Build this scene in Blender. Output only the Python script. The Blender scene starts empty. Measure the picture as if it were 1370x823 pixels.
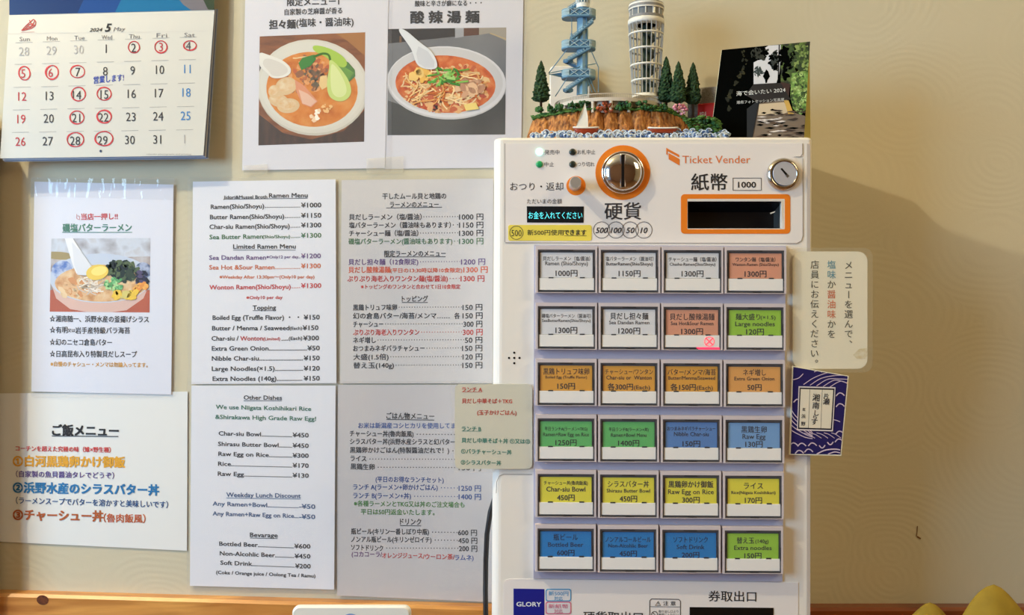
import bpy, bmesh, math, random
from mathutils import Vector, Matrix, noise
random.seed(7)
C = bpy.context.scene.collection
sc = bpy.context.scene

# ---------------------------------------------------------------- camera
FPX, D, CZ = 1330.0, 1.42, 1.35
YAW, ROLL = math.radians(2.3), 0.0050
CAM = Vector((0, -D, CZ))
Fv = Vector((-math.sin(YAW), math.cos(YAW), 0))
R0 = Vector((math.cos(YAW), math.sin(YAW), 0)); U0 = Vector((0, 0, 1))
Rv = R0*math.cos(ROLL) + U0*math.sin(ROLL)
Uv = U0*math.cos(ROLL) - R0*math.sin(ROLL)
cd = bpy.data.cameras.new('camera'); co = bpy.data.objects.new('camera', cd); C.objects.link(co)
cd.sensor_width = 36; cd.lens = 36*FPX/1370; cd.clip_start = 0.02; cd.clip_end = 60
m = Matrix((( Rv.x, Uv.x, -Fv.x, CAM.x), (Rv.y, Uv.y, -Fv.y, CAM.y), (Rv.z, Uv.z, -Fv.z, CAM.z), (0, 0, 0, 1)))
co.matrix_world = m
sc.camera = co

# ---------------------------------------------------------------- world, lights, exposure
w = bpy.data.worlds.new('room_light'); sc.world = w; w.use_nodes = True
w.node_tree.nodes['Background'].inputs[0].default_value = (0.72, 0.82, 1.0, 1)
w.node_tree.nodes['Background'].inputs[1].default_value = 0.30

def lamp(name, kind, loc, target, energy, color, size=0.05, size_y=None, spot=None):
    ld = bpy.data.lights.new(name, kind); ld.energy = energy; ld.color = color
    if kind == 'AREA':
        ld.shape = 'RECTANGLE'; ld.size = size; ld.size_y = size_y or size
    else:
        ld.shadow_soft_size = size
    if spot:
        ld.spot_size = math.radians(spot); ld.spot_blend = 0.6
    o = bpy.data.objects.new(name, ld); C.objects.link(o); o.location = loc
    o.rotation_euler = (Vector(target) - Vector(loc)).to_track_quat('-Z', 'Y').to_euler()
    return o
# warm ceiling spot, up and to the left of the machine, grazing the wall
LAMP = Vector((-1.67, -1.0, 3.2))
lamp('ceiling_spot_light', 'POINT', LAMP, (0, 0, 1.3), 142, (1.0, 0.86, 0.56), 0.022)
# daylight from the window in the left wall of the room
lamp('window_daylight', 'AREA', (-2.6, -1.75, 1.75), (0, 0, 1.4), 77, (0.48, 0.75, 1.0), 1.3, 1.3)
# soft warm fill added at the right, stands for no known fixture
lamp('added_warm_fill', 'AREA', (1.9, -1.5, 2.6), (0.7, 0, 1.0), 20, (1.0, 0.83, 0.46), 0.7, 0.7)
sc.view_settings.view_transform = 'Standard'
try: sc.view_settings.look = 'None'
except Exception: pass
sc.view_settings.exposure = 0.0
sc.view_settings.gamma = 1.0
sc.view_settings.use_curve_mapping = False

# ---------------------------------------------------------------- helpers
def P(px, py, d=0.0):
    """point seen at photo pixel (px, py) on the plane d metres in front of the wall"""
    v = Fv*FPX + Rv*(px-685) + Uv*(411.5-py)
    return CAM + v*((D-d)/v.y)
def S(d): return (D-d)/FPX
def Zm(ox, oy, s): return lambda x, y: (ox + x/s, oy + y/s)
Z1, Z2, Z3 = Zm(0, 0, 3.577), Zm(320, 0, 3.428), Zm(30, 230, 2.657)
Z4, Z5, Z6 = Zm(0, 520, 2.715), Zm(250, 230, 2.838), Zm(250, 510, 2.629)
Z7, Z8, Z9 = Zm(450, 230, 2.941), Zm(450, 510, 2.627), Zm(690, 0, 4.115)
Z10, Z11, Z12 = Zm(900, 30, 4.841), Zm(650, 180, 5.487), Zm(860, 180, 5.4875)
Z13, Z14, Z15, Z16 = Zm(640, 740, 2.978), Zm(600, 500, 5.877), Zm(1040, 320, 2.747), Zm(1040, 460, 4.573)

def lin(c):
    return tuple((x/255/12.92 if x/255 <= .04045 else ((x/255+.055)/1.055)**2.4) for x in c)
_m = {}
def mat(c, rough=.6, metal=0, emit=0, coat=0, name='paint', spec=.5, trans=0):
    k = (tuple(c), rough, metal, emit, coat, spec, trans)
    if k in _m: return _m[k]
    m = bpy.data.materials.new(name); m.use_nodes = True; b = m.node_tree.nodes['Principled BSDF']
    l = lin(c) + (1,)
    b.inputs['Base Color'].default_value = l; b.inputs['Roughness'].default_value = rough
    b.inputs['Metallic'].default_value = metal; b.inputs['Coat Weight'].default_value = coat
    b.inputs['Coat Roughness'].default_value = .08
    b.inputs['Specular IOR Level'].default_value = spec
    if trans: b.inputs['Transmission Weight'].default_value = trans
    if emit:
        b.inputs['Emission Color'].default_value = l; b.inputs['Emission Strength'].default_value = emit
    _m[k] = m; return m
def mottled(cols, scale=60, rough=.6, detail=4, bump=0, coat=0, stretch=(1, 1, 1), name='mottled', dist=0, sharp=False, metal=0):
    k = ('mot', tuple(map(tuple, cols)), scale, rough, detail, bump, coat, stretch, dist, sharp)
    if k in _m: return _m[k]
    m = bpy.data.materials.new(name); m.use_nodes = True; nt = m.node_tree; b = nt.nodes['Principled BSDF']
    N = nt.nodes.new; L = nt.links.new
    tc = N('ShaderNodeTexCoord'); mp = N('ShaderNodeMapping'); mp.inputs['Scale'].default_value = stretch
    L(tc.outputs['Object'], mp.inputs[0])
    n = N('ShaderNodeTexNoise'); n.inputs['Scale'].default_value = scale; n.inputs['Detail'].default_value = detail
    n.inputs['Distortion'].default_value = dist
    L(mp.outputs[0], n.inputs['Vector'])
    r = N('ShaderNodeValToRGB'); e = r.color_ramp.elements
    k0, k1 = (.40, .60) if sharp else (.30, .70)
    for i, c in enumerate(cols):
        p = k0 + (k1-k0)*i/max(1, len(cols)-1)
        el = e[i] if i < 2 else e.new(p)
        el.position = p; el.color = lin(c) + (1,)
    if len(cols) > 2:
        for i, c in enumerate(cols):
            p = k0 + (k1-k0)*i/(len(cols)-1); e[i].position = p
        for i, c in enumerate(cols): e[i].color = lin(c) + (1,)
    L(n.outputs['Fac'], r.inputs[0]); L(r.outputs[0], b.inputs['Base Color'])
    b.inputs['Roughness'].default_value = rough; b.inputs['Coat Weight'].default_value = coat
    b.inputs['Metallic'].default_value = metal
    if bump:
        bp = N('ShaderNodeBump'); bp.inputs['Strength'].default_value = bump; bp.inputs['Distance'].default_value = .002
        L(n.outputs['Fac'], bp.inputs['Height']); L(bp.outputs[0], b.inputs['Normal'])
    _m[k] = m; return m
def film(name='laminate_film', tint=(240, 240, 248), haze=.06, bump=.15, bscale=14, rough=.12):
    k = ('film', tint, haze, bump, bscale, rough)
    if k in _m: return _m[k]
    m = bpy.data.materials.new(name); m.use_nodes = True; nt = m.node_tree; N = nt.nodes.new; L = nt.links.new
    nt.nodes.remove(nt.nodes['Principled BSDF']); out = nt.nodes['Material Output']
    tr = N('ShaderNodeBsdfTransparent'); df = N('ShaderNodeBsdfDiffuse'); df.inputs[0].default_value = lin(tint)+(1,)
    gl = N('ShaderNodeBsdfGlossy'); gl.inputs['Roughness'].default_value = rough
    fr = N('ShaderNodeFresnel'); fr.inputs[0].default_value = 1.45
    ge = N('ShaderNodeNewGeometry'); mr = N('ShaderNodeMapRange'); mr.inputs['To Min'].default_value = 1.45; mr.inputs['To Max'].default_value = 1/1.45
    L(ge.outputs['Backfacing'], mr.inputs['Value']); L(mr.outputs[0], fr.inputs[0])      # one thin sheet: same reflectance from both sides
    m1 = N('ShaderNodeMixShader'); m1.inputs[0].default_value = haze
    m2 = N('ShaderNodeMixShader')
    L(tr.outputs[0], m1.inputs[1]); L(df.outputs[0], m1.inputs[2])
    L(fr.outputs[0], m2.inputs[0]); L(m1.outputs[0], m2.inputs[1]); L(gl.outputs[0], m2.inputs[2])
    L(m2.outputs[0], out.inputs[0])
    if bump:
        tc = N('ShaderNodeTexCoord'); n = N('ShaderNodeTexNoise'); n.inputs['Scale'].default_value = bscale; n.inputs['Detail'].default_value = 2
        mp = N('ShaderNodeMapping'); mp.inputs['Scale'].default_value = (2.2, 1, .8)
        L(tc.outputs['Object'], mp.inputs[0]); L(mp.outputs[0], n.inputs['Vector'])
        bp = N('ShaderNodeBump'); bp.inputs['Strength'].default_value = bump; bp.inputs['Distance'].default_value = .006
        L(n.outputs['Fac'], bp.inputs['Height']); L(bp.outputs[0], gl.inputs['Normal'])
    _m[k] = m; return m

class MB:
    def __init__(s): s.v = []; s.f = []; s.mi = []; s.mats = []; s.sm = []
    def mid(s, m):
        if m not in s.mats: s.mats.append(m)
        return s.mats.index(m)
    def add(s, vs, fs, m, smooth=False):
        b = len(s.v); s.v += [tuple(v) for v in vs]; i = s.mid(m)
        for f in fs: s.f.append(tuple(b+k for k in f)); s.mi.append(i); s.sm.append(smooth)
        return s
    def build(s, name, parent=None, origin=None):
        me = bpy.data.meshes.new(name)
        o0 = Vector(origin) if origin is not None else Vector((0, 0, 0))
        me.from_pydata([(a-o0.x, b-o0.y, c-o0.z) for a, b, c in s.v], [], s.f)
        for m in s.mats: me.materials.append(m)
        me.polygons.foreach_set('material_index', s.mi); me.polygons.foreach_set('use_smooth', s.sm); me.update()
        o = bpy.data.objects.new(name, me); C.objects.link(o)
        if parent is not None:
            o.parent = parent
            par = parent
            off = Vector(par.location) if par.parent is None else Vector(par.location) + Vector(par.parent.location)
            o.location = o0 - off if origin is not None else -off
        else: o.location = o0
        return o
    # --- shapes
    def flat(s, pts, d, m):                       # flat polygon at depth d (fn or number), facing the room
        ar = sum(x0*y1-x1*y0 for (x0, y0), (x1, y1) in zip(pts, pts[1:]+pts[:1]))
        if ar > 0: pts = pts[::-1]
        s.add([P(x, y, d(x, y) if callable(d) else d) for x, y in pts], [tuple(range(len(pts)))], m); return s
    def prism(s, pts, d0, d1, m, inset=0, back=False):
        """pixel outline at front depth d1, extruded straight back to d0; inset = front chamfer in metres"""
        fr = [P(x, y, d1) for x, y in pts]; n = len(fr)
        c = sum(fr, Vector())/n
        if inset:
            bx = (max(p.x for p in fr)-min(p.x for p in fr))/2; bz = (max(p.z for p in fr)-min(p.z for p in fr))/2
            cx = (max(p.x for p in fr)+min(p.x for p in fr))/2; cz = (max(p.z for p in fr)+min(p.z for p in fr))/2
            fi = [Vector((cx+(p.x-cx)*(1-inset/bx), p.y, cz+(p.z-cz)*(1-inset/bz))) for p in fr]
            mid = [Vector((p.x, -(d1-inset), p.z)) for p in fr]
            vs = fi + mid + [Vector((p.x, -d0, p.z)) for p in fr]; k = 3
        else:
            vs = fr + [Vector((p.x, -d0, p.z)) for p in fr]; k = 2
        fs = [tuple(range(n))]
        for j in range(k-1):
            for i in range(n): fs.append((j*n+i, (j+1)*n+i, (j+1)*n+(i+1) % n, j*n+(i+1) % n))
        if back: fs.append(tuple((k-1)*n+i for i in reversed(range(n))))
        s.add(vs, fs, m); return s
    def box(s, x0, y0, x1, y1, d0, d1, m, inset=0):
        return s.prism([(x0, y0), (x1, y0), (x1, y1), (x0, y1)], d0, d1, m, inset)
    def frame(s, outer, inner, d0, d1, m, d_in=None):
        """ring between two 4-or-more point outlines (same count) at d1; walls outward to d0, inward to d_in"""
        n = len(outer); o = [P(x, y, d1) for x, y in outer]; i_ = [P(x, y, d1) for x, y in inner]
        ob = [Vector((p.x, -d0, p.z)) for p in o]; ib = [Vector((p.x, -(d0 if d_in is None else d_in), p.z)) for p in i_]
        fs = []
        for k in range(n):
            q = (k+1) % n
            fs += [(k, q, n+q, n+k), (k, 2*n+k, 2*n+q, q), (n+k, n+q, 3*n+q, 3*n+k)]
        s.add(o+i_+ob+ib, fs, m); return s
    def lathe_y(s, c, prof, m, n=32, smooth=True, cap=True):
        """axis along the wall normal; prof = [(radius_m, depth_m)], c = world centre"""
        vs = []; fs = []
        for r, d in prof:
            for k in range(n):
                a = 2*math.pi*k/n; vs.append((c.x+r*math.cos(a), -d, c.z+r*math.sin(a)))
        for j in range(len(prof)-1):
            for k in range(n): fs.append((j*n+k, j*n+(k+1) % n, (j+1)*n+(k+1) % n, (j+1)*n+k))
        if cap: fs.append(tuple((len(prof)-1)*n+k for k in range(n)))
        s.add(vs, fs, m, smooth); return s
    def lathe_z(s, c, prof, m, n=24, smooth=True, cap=True, a0=0, a1=2*math.pi):
        """vertical axis; prof = [(radius, z)] absolute z"""
        vs = []; fs = []; full = abs(a1-a0-2*math.pi) < 1e-6; nn = n if full else n+1
        for r, z in prof:
            for k in range(nn):
                a = a0+(a1-a0)*k/n; vs.append((c.x+r*math.cos(a), c.y+r*math.sin(a), z))
        for j in range(len(prof)-1):
            for k in range(n): fs.append((j*nn+k, j*nn+(k+1) % nn, (j+1)*nn+(k+1) % nn, (j+1)*nn+k))
        if cap: fs.append(tuple(k for k in range(nn))); fs.append(tuple((len(prof)-1)*nn+k for k in range(nn)))
        s.add(vs, fs, m, smooth); return s
    def tube(s, pts, r, m, n=6, smooth=True):
        pts = [Vector(p) for p in pts]; vs = []; fs = []
        for i, p in enumerate(pts):
            t = (pts[min(i+1, len(pts)-1)] - pts[max(i-1, 0)]).normalized()
            a = t.cross(Vector((0, 0, 1)) if abs(t.z) < .9 else Vector((0, 1, 0))).normalized(); b = t.cross(a)
            rr = r[i] if isinstance(r, (list, tuple)) else r
            for k in range(n):
                an = 2*math.pi*k/n; vs.append(p + a*rr*math.cos(an) + b*rr*math.sin(an))
        for i in range(len(pts)-1):
            for k in range(n): fs.append((i*n+k, i*n+(k+1) % n, (i+1)*n+(k+1) % n, (i+1)*n+k))
        fs.append(tuple(range(n))); fs.append(tuple((len(pts)-1)*n+k for k in range(n)))
        s.add(vs, fs, m, smooth); return s
    def blob(s, c, r, m, rough=.25, sub=2, sq=(1, 1, 1), nf=60):
        bm = bmesh.new(); bmesh.ops.create_icosphere(bm, subdivisions=sub, radius=1)
        vs = []
        for v in bm.verts:
            q = 1 + rough*noise.noise(v.co*1.7 + Vector(c)*nf)*2
            vs.append((c[0]+v.co.x*r*q*sq[0], c[1]+v.co.y*r*q*sq[1], c[2]+v.co.z*r*q*sq[2]))
        fs = [tuple(v.index for v in f.verts) for f in bm.faces]; bm.free()
        s.add(vs, fs, m, True); return s
    def bar(s, a, b, w_, h, m):                   # box beam from a to b, w across, h vertical
        a = Vector(a); b = Vector(b); t = (b-a).normalized()
        up = Vector((0, 0, 1)) if abs(t.z) < .95 else Vector((0, 1, 0))
        x = t.cross(up).normalized()*w_/2; y = x.cross(t).normalized()*h/2
        vs = [a-x-y, a+x-y, a+x+y, a-x+y, b-x-y, b+x-y, b+x+y, b-x+y]
        s.add(vs, [(0, 1, 2, 3), (4, 7, 6, 5), (0, 4, 5, 1), (1, 5, 6, 2), (2, 6, 7, 3), (3, 7, 4, 0)], m); return s
    def grid(s, corners, d, m, nx=1, ny=1, th=0, flip=False):
        """pixel quad (tl,tr,br,bl) as a grid following depth d(x,y); th = thickness"""
        tl, tr, br, bl = corners; vs = []; fs = []
        for j in range(ny+1):
            for i in range(nx+1):
                u, v = i/nx, j/ny
                x = (tl[0]*(1-u)+tr[0]*u)*(1-v)+(bl[0]*(1-u)+br[0]*u)*v; y = (tl[1]*(1-u)+tr[1]*u)*(1-v)+(bl[1]*(1-u)+br[1]*u)*v
                vs.append(P(x, y, d(x, y) if callable(d) else d))
        n1 = nx+1
        for j in range(ny):
            for i in range(nx): fs.append((j*n1+i, (j+1)*n1+i, (j+1)*n1+i+1, j*n1+i+1))
        if th:
            nb = len(vs); vs += [Vector((p.x, p.y+th, p.z)) for p in vs[:nb]]
            fs += [tuple(nb+k for k in reversed(f)) for f in fs[:]]
            rim = [i for i in range(n1)] + [j*n1+nx for j in range(1, ny+1)] + [ny*n1+i for i in range(nx-1, -1, -1)] + [j*n1 for j in range(ny-1, 0, -1)]
            for k in range(len(rim)):
                a, b = rim[k], rim[(k+1) % len(rim)]; fs.append((a, b, nb+b, nb+a))
        s.add(vs, fs, m, True if (nx > 1 and not th) else False); return s

def rrect(x0, y0, x1, y1, r, n=5):
    pts = []
    for cx, cy, a0 in ((x1-r, y0+r, -90), (x1-r, y1-r, 0), (x0+r, y1-r, 90), (x0+r, y0+r, 180)):
        for k in range(n+1):
            a = math.radians(a0+90*k/n); pts.append((cx+r*math.cos(a), cy+r*math.sin(a)))
    return pts
def ell(cx, cy, rx, ry, rot=0, n=36):
    c, s = math.cos(math.radians(rot)), math.sin(math.radians(rot)); o = []
    for k in range(n):
        a = 2*math.pi*k/n; x, y = rx*math.cos(a), ry*math.sin(a); o.append((cx+x*c-y*s, cy+x*s+y*c))
    return o
def stroke(pts, w_):
    """outline quads of a polyline (pixels); returns list of quads"""
    out = []
    for (x0, y0), (x1, y1) in zip(pts, pts[1:]):
        dx, dy = x1-x0, y1-y0; l = math.hypot(dx, dy) or 1; nx, ny = -dy/l*w_/2, dx/l*w_/2
        out.append([(x0+nx, y0+ny), (x1+nx, y1+ny), (x1-nx, y1-ny), (x0-nx, y0-ny)])
    return out
def ring(cx, cy, rx, ry, w_, n=28, rot=0, wob=0):
    p = ell(cx, cy, rx, ry, rot, n)
    if wob: p = [(x+random.uniform(-wob, wob), y+random.uniform(-wob, wob)) for x, y in p]
    p.append(p[0]); return stroke(p, w_)
def clip(poly, quad):
    """Sutherland-Hodgman against a convex quad given clockwise on screen (tl,tr,br,bl)"""
    out = poly
    for (ax, ay), (bx, by) in zip(quad, quad[1:]+quad[:1]):
        inp, out = out, []
        if not inp: break
        side = lambda p: (bx-ax)*(p[1]-ay)-(by-ay)*(p[0]-ax)
        for k in range(len(inp)):
            p, q = inp[k], inp[(k+1) % len(inp)]; sp, sq = side(p), side(q)
            if sp >= 0: out.append(p)
            if (sp >= 0) != (sq >= 0):
                t = sp/(sp-sq); out.append((p[0]+(q[0]-p[0])*t, p[1]+(q[1]-p[1])*t))
    return out
def tag(o, label=None, cat=None, group=None, kind=None):
    if label: o['label'] = label
    if cat: o['category'] = cat
    if group: o['group'] = group
    if kind: o['kind'] = kind
    return o
def empty(name, loc, label=None, cat=None, group=None, parent=None):
    o = bpy.data.objects.new(name, None); C.objects.link(o); o.location = loc; o.empty_display_size = .02
    if parent is not None: o.parent = parent
    return tag(o, label, cat, group)

def plane_d(a, b, c):
    """depth function of the flat plane through three (px, py, depth) points"""
    pa, pb, pc = (P(*q) for q in (a, b, c)); n = (pb-pa).cross(pc-pa)
    def f(x, y):
        v = Fv*FPX + Rv*(x-685) + Uv*(411.5-y); t = n.dot(pa-CAM)/n.dot(v); return D - v.y*t
    return f
# ---- flat art inside a picture (layers step forward by a hair)
class Art:
    def __init__(s, quad, d, z=None):
        s.q = [z(*p) for p in quad] if z else quad; s.d = d; s.k = 0; s.mb = MB(); s.z = z; s.round = True
    def dd(s, k):
        e = k*0.000012
        return (lambda x, y: s.d(x, y)+e) if callable(s.d) else s.d+e
    def poly(s, pts, m, raw=False):
        s.k += 1
        if 8 <= len(pts) <= 12 and s.round:                      # organic outlines are rounded
            for _ in range(2):
                pts = [q for a_, b_ in zip(pts, pts[1:]+pts[:1]) for q in ((a_[0]*.75+b_[0]*.25, a_[1]*.75+b_[1]*.25), (a_[0]*.25+b_[0]*.75, a_[1]*.25+b_[1]*.75))]
        if s.z and not raw: pts = [s.z(*p) for p in pts]
        p = clip(pts, s.q)
        if len(p) > 2: s.mb.flat(p, s.dd(s.k), m)
    def bg(s, m): s.k += 1; s.mb.flat(s.q, s.dd(s.k), m)
    def strokes(s, pts, w_, m):
        s.k += 1
        for q in stroke(pts, w_):
            if s.z: q = [s.z(*p) for p in q]
            p = clip(q, s.q)
            if len(p) > 2: s.mb.flat(p, s.dd(s.k), m)
    def curve(s, pts, w_, m, n=6):
        # catmull-ish smoothing
        out = []
        for i in range(len(pts)-1):
            p0 = pts[max(i-1, 0)]; p1 = pts[i]; p2 = pts[i+1]; p3 = pts[min(i+2, len(pts)-1)]
            for k in range(n):
                t = k/n
                out.append(tuple(.5*((2*p1[j])+(-p0[j]+p2[j])*t+(2*p0[j]-5*p1[j]+4*p2[j]-p3[j])*t*t+(-p0[j]+3*p1[j]-3*p2[j]+p3[j])*t**3) for j in (0, 1)))
        out.append(pts[-1]); s.strokes(out, w_, m)
    def speckle(s, cx, cy, rx, ry, n, mats, lo, hi, asp=1.0, ang=None):
        s.k += 1
        for i in range(n):
            a = random.uniform(0, 6.283); r = math.sqrt(random.random())
            x, y = cx+rx*r*math.cos(a), cy+ry*r*math.sin(a); q = random.uniform(lo, hi)
            pts = ell(x, y, q*asp, q, random.uniform(0, 180) if ang is None else ang+random.uniform(-20, 20), 7)
            pts = [(u+random.uniform(-.25, .25)*q, v+random.uniform(-.25, .25)*q) for u, v in pts]
            if s.z: pts = [s.z(*p) for p in pts]
            p = clip(pts, s.q)
            if len(p) > 2: s.mb.flat(p, s.dd(s.k+(i % 7)*.5), random.choice(mats))
        s.k += 4
    def noodles(s, cx, cy, rx, ry, n, mats, w_, ln):
        for i in range(n):
            a = random.uniform(0, 6.283); r = math.sqrt(random.random()); x, y = cx+rx*r*math.cos(a), cy+ry*r*math.sin(a)
            t = random.uniform(0, 6.283); pts = [(x, y)]
            for k in range(5):
                t += random.uniform(-.5, .5); x += ln/5*math.cos(t); y += ln/5*math.sin(t)*.6
                pts.append((x, y))
            if all(((u-cx)/(rx*1.1))**2+((v-cy)/(ry*1.1))**2 < 1 for u, v in pts): s.strokes(pts, w_, random.choice(mats))

# ---- lettering: queued, turned into meshes in one pass
TQ = []
def T(mb, s, x0, x1, y, em, col, bold=0.0, dy=0.0, d=0.002, z=None, center=False, rot=0, shear=0, emit=0, m=None):
    """s fitted between x0 and x1 (x1 None: natural width), centre line y, em size in the unit of z"""
    TQ.append(dict(mb=mb, s=s, x0=x0, x1=x1, y=y, em=em, m=m or mat(col, .7, emit=emit, name='ink'), bold=bold, dy=dy, d=d, z=z, center=center, rot=rot, shear=shear))
def flush_text():
    obs = []
    cache = {}
    for q in TQ:
        key = (q['s'], q['shear'])
        if key not in cache:
            cu = bpy.data.curves.new('t', 'FONT'); cu.body = q['s']; cu.size = 1; cu.shear = q['shear']
            cu.resolution_u = 2; cu.fill_mode = 'FRONT'
            o = bpy.data.objects.new('t', cu); C.objects.link(o); cache[key] = o
        q['o'] = cache[key]
    dg = bpy.context.evaluated_depsgraph_get(); dg.update()
    geo = {}
    for o in set(cache.values()):
        me = o.evaluated_get(dg).to_mesh()
        vs = [(v.co.x, v.co.y) for v in me.vertices]; fs = [tuple(p.vertices) for p in me.polygons]
        geo[o] = (vs, fs); o.evaluated_get(dg).to_mesh_clear()
    for q in TQ:
        vs, fs = geo[q['o']]
        if not vs: continue
        mnx = min(v[0] for v in vs); mxx = max(v[0] for v in vs); em = q['em']; out = []
        for x, y in vs:
            if q['center']:
                ux = (x-(.5 if q['center'] is True else (mnx+mxx)/2))*em*(1 if q['center'] is True else .86); uy = -(y-.37)*em; a = math.radians(q['rot'])
                X = q['x0']+ux*math.cos(a)-uy*math.sin(a); Y = q['y']+ux*math.sin(a)+uy*math.cos(a)
            else:
                X = q['x0']+((x-mnx)/(mxx-mnx)*(q['x1']-q['x0']) if q['x1'] is not None else x*em)
                Y = q['y']-(y-.37)*em
                if q['x1'] is not None and q['dy']: Y += q['dy']*(X-q['x0'])/(q['x1']-q['x0'])
            if q['z']: X, Y = q['z'](X, Y)
            d = q['d']; out.append(P(X, Y, d(X, Y) if callable(d) else d))
        b = q['bold']*em*1.0
        if b < .002*em: q['mb'].add(out, fs, q['m']); continue
        if q['z']: x_, y_ = q['z'](b, 0); x2, y2 = q['z'](0, 0); b = x_-x2
        b *= S(.1)
        for k_, (sx, sz) in enumerate(((-1, -.8), (1, -.8), (-1, .8), (1, .8))):
            q['mb'].add([(p.x+sx*b*.8, p.y-k_*1e-5, p.z+sz*b*.8) for p in out], fs, q['m'])
    for o in cache.values():
        cu = o.data; bpy.data.objects.remove(o); bpy.data.curves.remove(cu)
def uline(mb, x0, x1, y, th, col, d=.002, dy=0, z=None):
    pts = [(x0, y-th/2), (x1, y+dy-th/2), (x1, y+dy+th/2), (x0, y+th/2)]
    if z: pts = [z(*p) for p in pts]
    mb.flat(pts, d, mat(col, .7, name='ink'))
BUILDS = []      # meshes finished after the lettering pass: (mb, name, parent)
def later(mb, name, parent): BUILDS.append((mb, name, parent))

# ---------------------------------------------------------------- materials
def plaster():
    m = bpy.data.materials.new('fan_combed_plaster'); m.use_nodes = True; nt = m.node_tree; b = nt.nodes['Principled BSDF']
    N = nt.nodes.new; L = nt.links.new
    tc = N('ShaderNodeTexCoord'); ns = N('ShaderNodeTexNoise'); ns.inputs['Scale'].default_value = 5
    L(tc.outputs['Object'], ns.inputs['Vector'])
    va = N('ShaderNodeVectorMath'); va.operation = 'SCALE'; va.inputs[3].default_value = .05; L(ns.outputs['Color'], va.inputs[0])
    vb = N('ShaderNodeVectorMath'); L(tc.outputs['Object'], vb.inputs[0]); L(va.outputs[0], vb.inputs[1])
    mp = N('ShaderNodeMapping'); mp.inputs['Scale'].default_value = (1, 0, 1.25); L(vb.outputs[0], mp.inputs[0])
    vo = N('ShaderNodeTexVoronoi'); vo.inputs['Scale'].default_value = 6.5; L(mp.outputs[0], vo.inputs['Vector'])
    mu = N('ShaderNodeMath'); mu.operation = 'MULTIPLY'; mu.inputs[1].default_value = 95; L(vo.outputs['Distance'], mu.inputs[0])
    si = N('ShaderNodeMath'); si.operation = 'SINE'; L(mu.outputs[0], si.inputs[0])
    n2 = N('ShaderNodeTexNoise'); n2.inputs['Scale'].default_value = 22; L(tc.outputs['Object'], n2.inputs['Vector'])
    m2 = N('ShaderNodeMath'); m2.operation = 'MULTIPLY'; L(si.outputs[0], m2.inputs[0]); L(n2.outputs['Fac'], m2.inputs[1])
    n3 = N('ShaderNodeTexNoise'); n3.inputs['Scale'].default_value = 260; n3.inputs['Detail'].default_value = 5; L(tc.outputs['Object'], n3.inputs['Vector'])
    ad = N('ShaderNodeMath'); ad.operation = 'ADD'; L(m2.outputs[0], ad.inputs[0])
    m3 = N('ShaderNodeMath'); m3.operation = 'MULTIPLY'; m3.inputs[1].default_value = 1.1; L(n3.outputs['Fac'], m3.inputs[0]); L(m3.outputs[0], ad.inputs[1])
    bp = N('ShaderNodeBump'); bp.inputs['Strength'].default_value = .11; bp.inputs['Distance'].default_value = .0010
    L(ad.outputs[0], bp.inputs['Height']); L(bp.outputs[0], b.inputs['Normal'])
    r = N('ShaderNodeValToRGB'); r.color_ramp.elements[0].color = lin((201, 192, 168))+(1,); r.color_ramp.elements[1].color = lin((206, 197, 174))+(1,)
    n4 = N('ShaderNodeTexNoise'); n4.inputs['Scale'].default_value = 3; L(tc.outputs['Object'], n4.inputs['Vector']); L(n4.outputs['Fac'], r.inputs[0])
    L(r.outputs[0], b.inputs['Base Color']); b.inputs['Roughness'].default_value = .85
    return m
def wood(cols, scale=3, rough=.35, coat=.3, name='varnished_wood'):
    m = bpy.data.materials.new(name); m.use_nodes = True; nt = m.node_tree; b = nt.nodes['Principled BSDF']
    N = nt.nodes.new; L = nt.links.new
    tc = N('ShaderNodeTexCoord'); mp = N('ShaderNodeMapping'); mp.inputs['Scale'].default_value = (1.5, 8, 14); L(tc.outputs['Object'], mp.inputs[0])
    n = N('ShaderNodeTexNoise'); n.inputs['Scale'].default_value = scale; n.inputs['Detail'].default_value = 6; n.inputs['Distortion'].default_value = 1.2
    L(mp.outputs[0], n.inputs['Vector'])
    r = N('ShaderNodeValToRGB'); e = r.color_ramp.elements; e[0].position = .3; e[1].position = .72
    e[0].color = lin(cols[0])+(1,); e[1].color = lin(cols[1])+(1,)
    L(n.outputs['Fac'], r.inputs[0]); L(r.outputs[0], b.inputs['Base Color'])
    b.inputs['Roughness'].default_value = rough; b.inputs['Coat Weight'].default_value = coat
    return m
PLASTER = plaster()
K = (34, 33, 38)
PAPER = mat((236, 236, 244), .6, name='white_paper')
MACH = mat((238, 232, 226), .45, name='machine_enamel')
FACE = mat((238, 232, 232), .40, name='face_sheet')
HOUS = mat((208, 198, 204), .45, name='button_housing')
BLACK = mat((10, 10, 12), .35, name='black_plastic')
CHROME = mat((225, 225, 228), .10, 1, name='chrome')
STEEL = mat((214, 210, 206), .42, .8, name='brushed_steel')
ORANGE = mat((236, 128, 26), .5, name='orange_print')
FILM = film()

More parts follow.
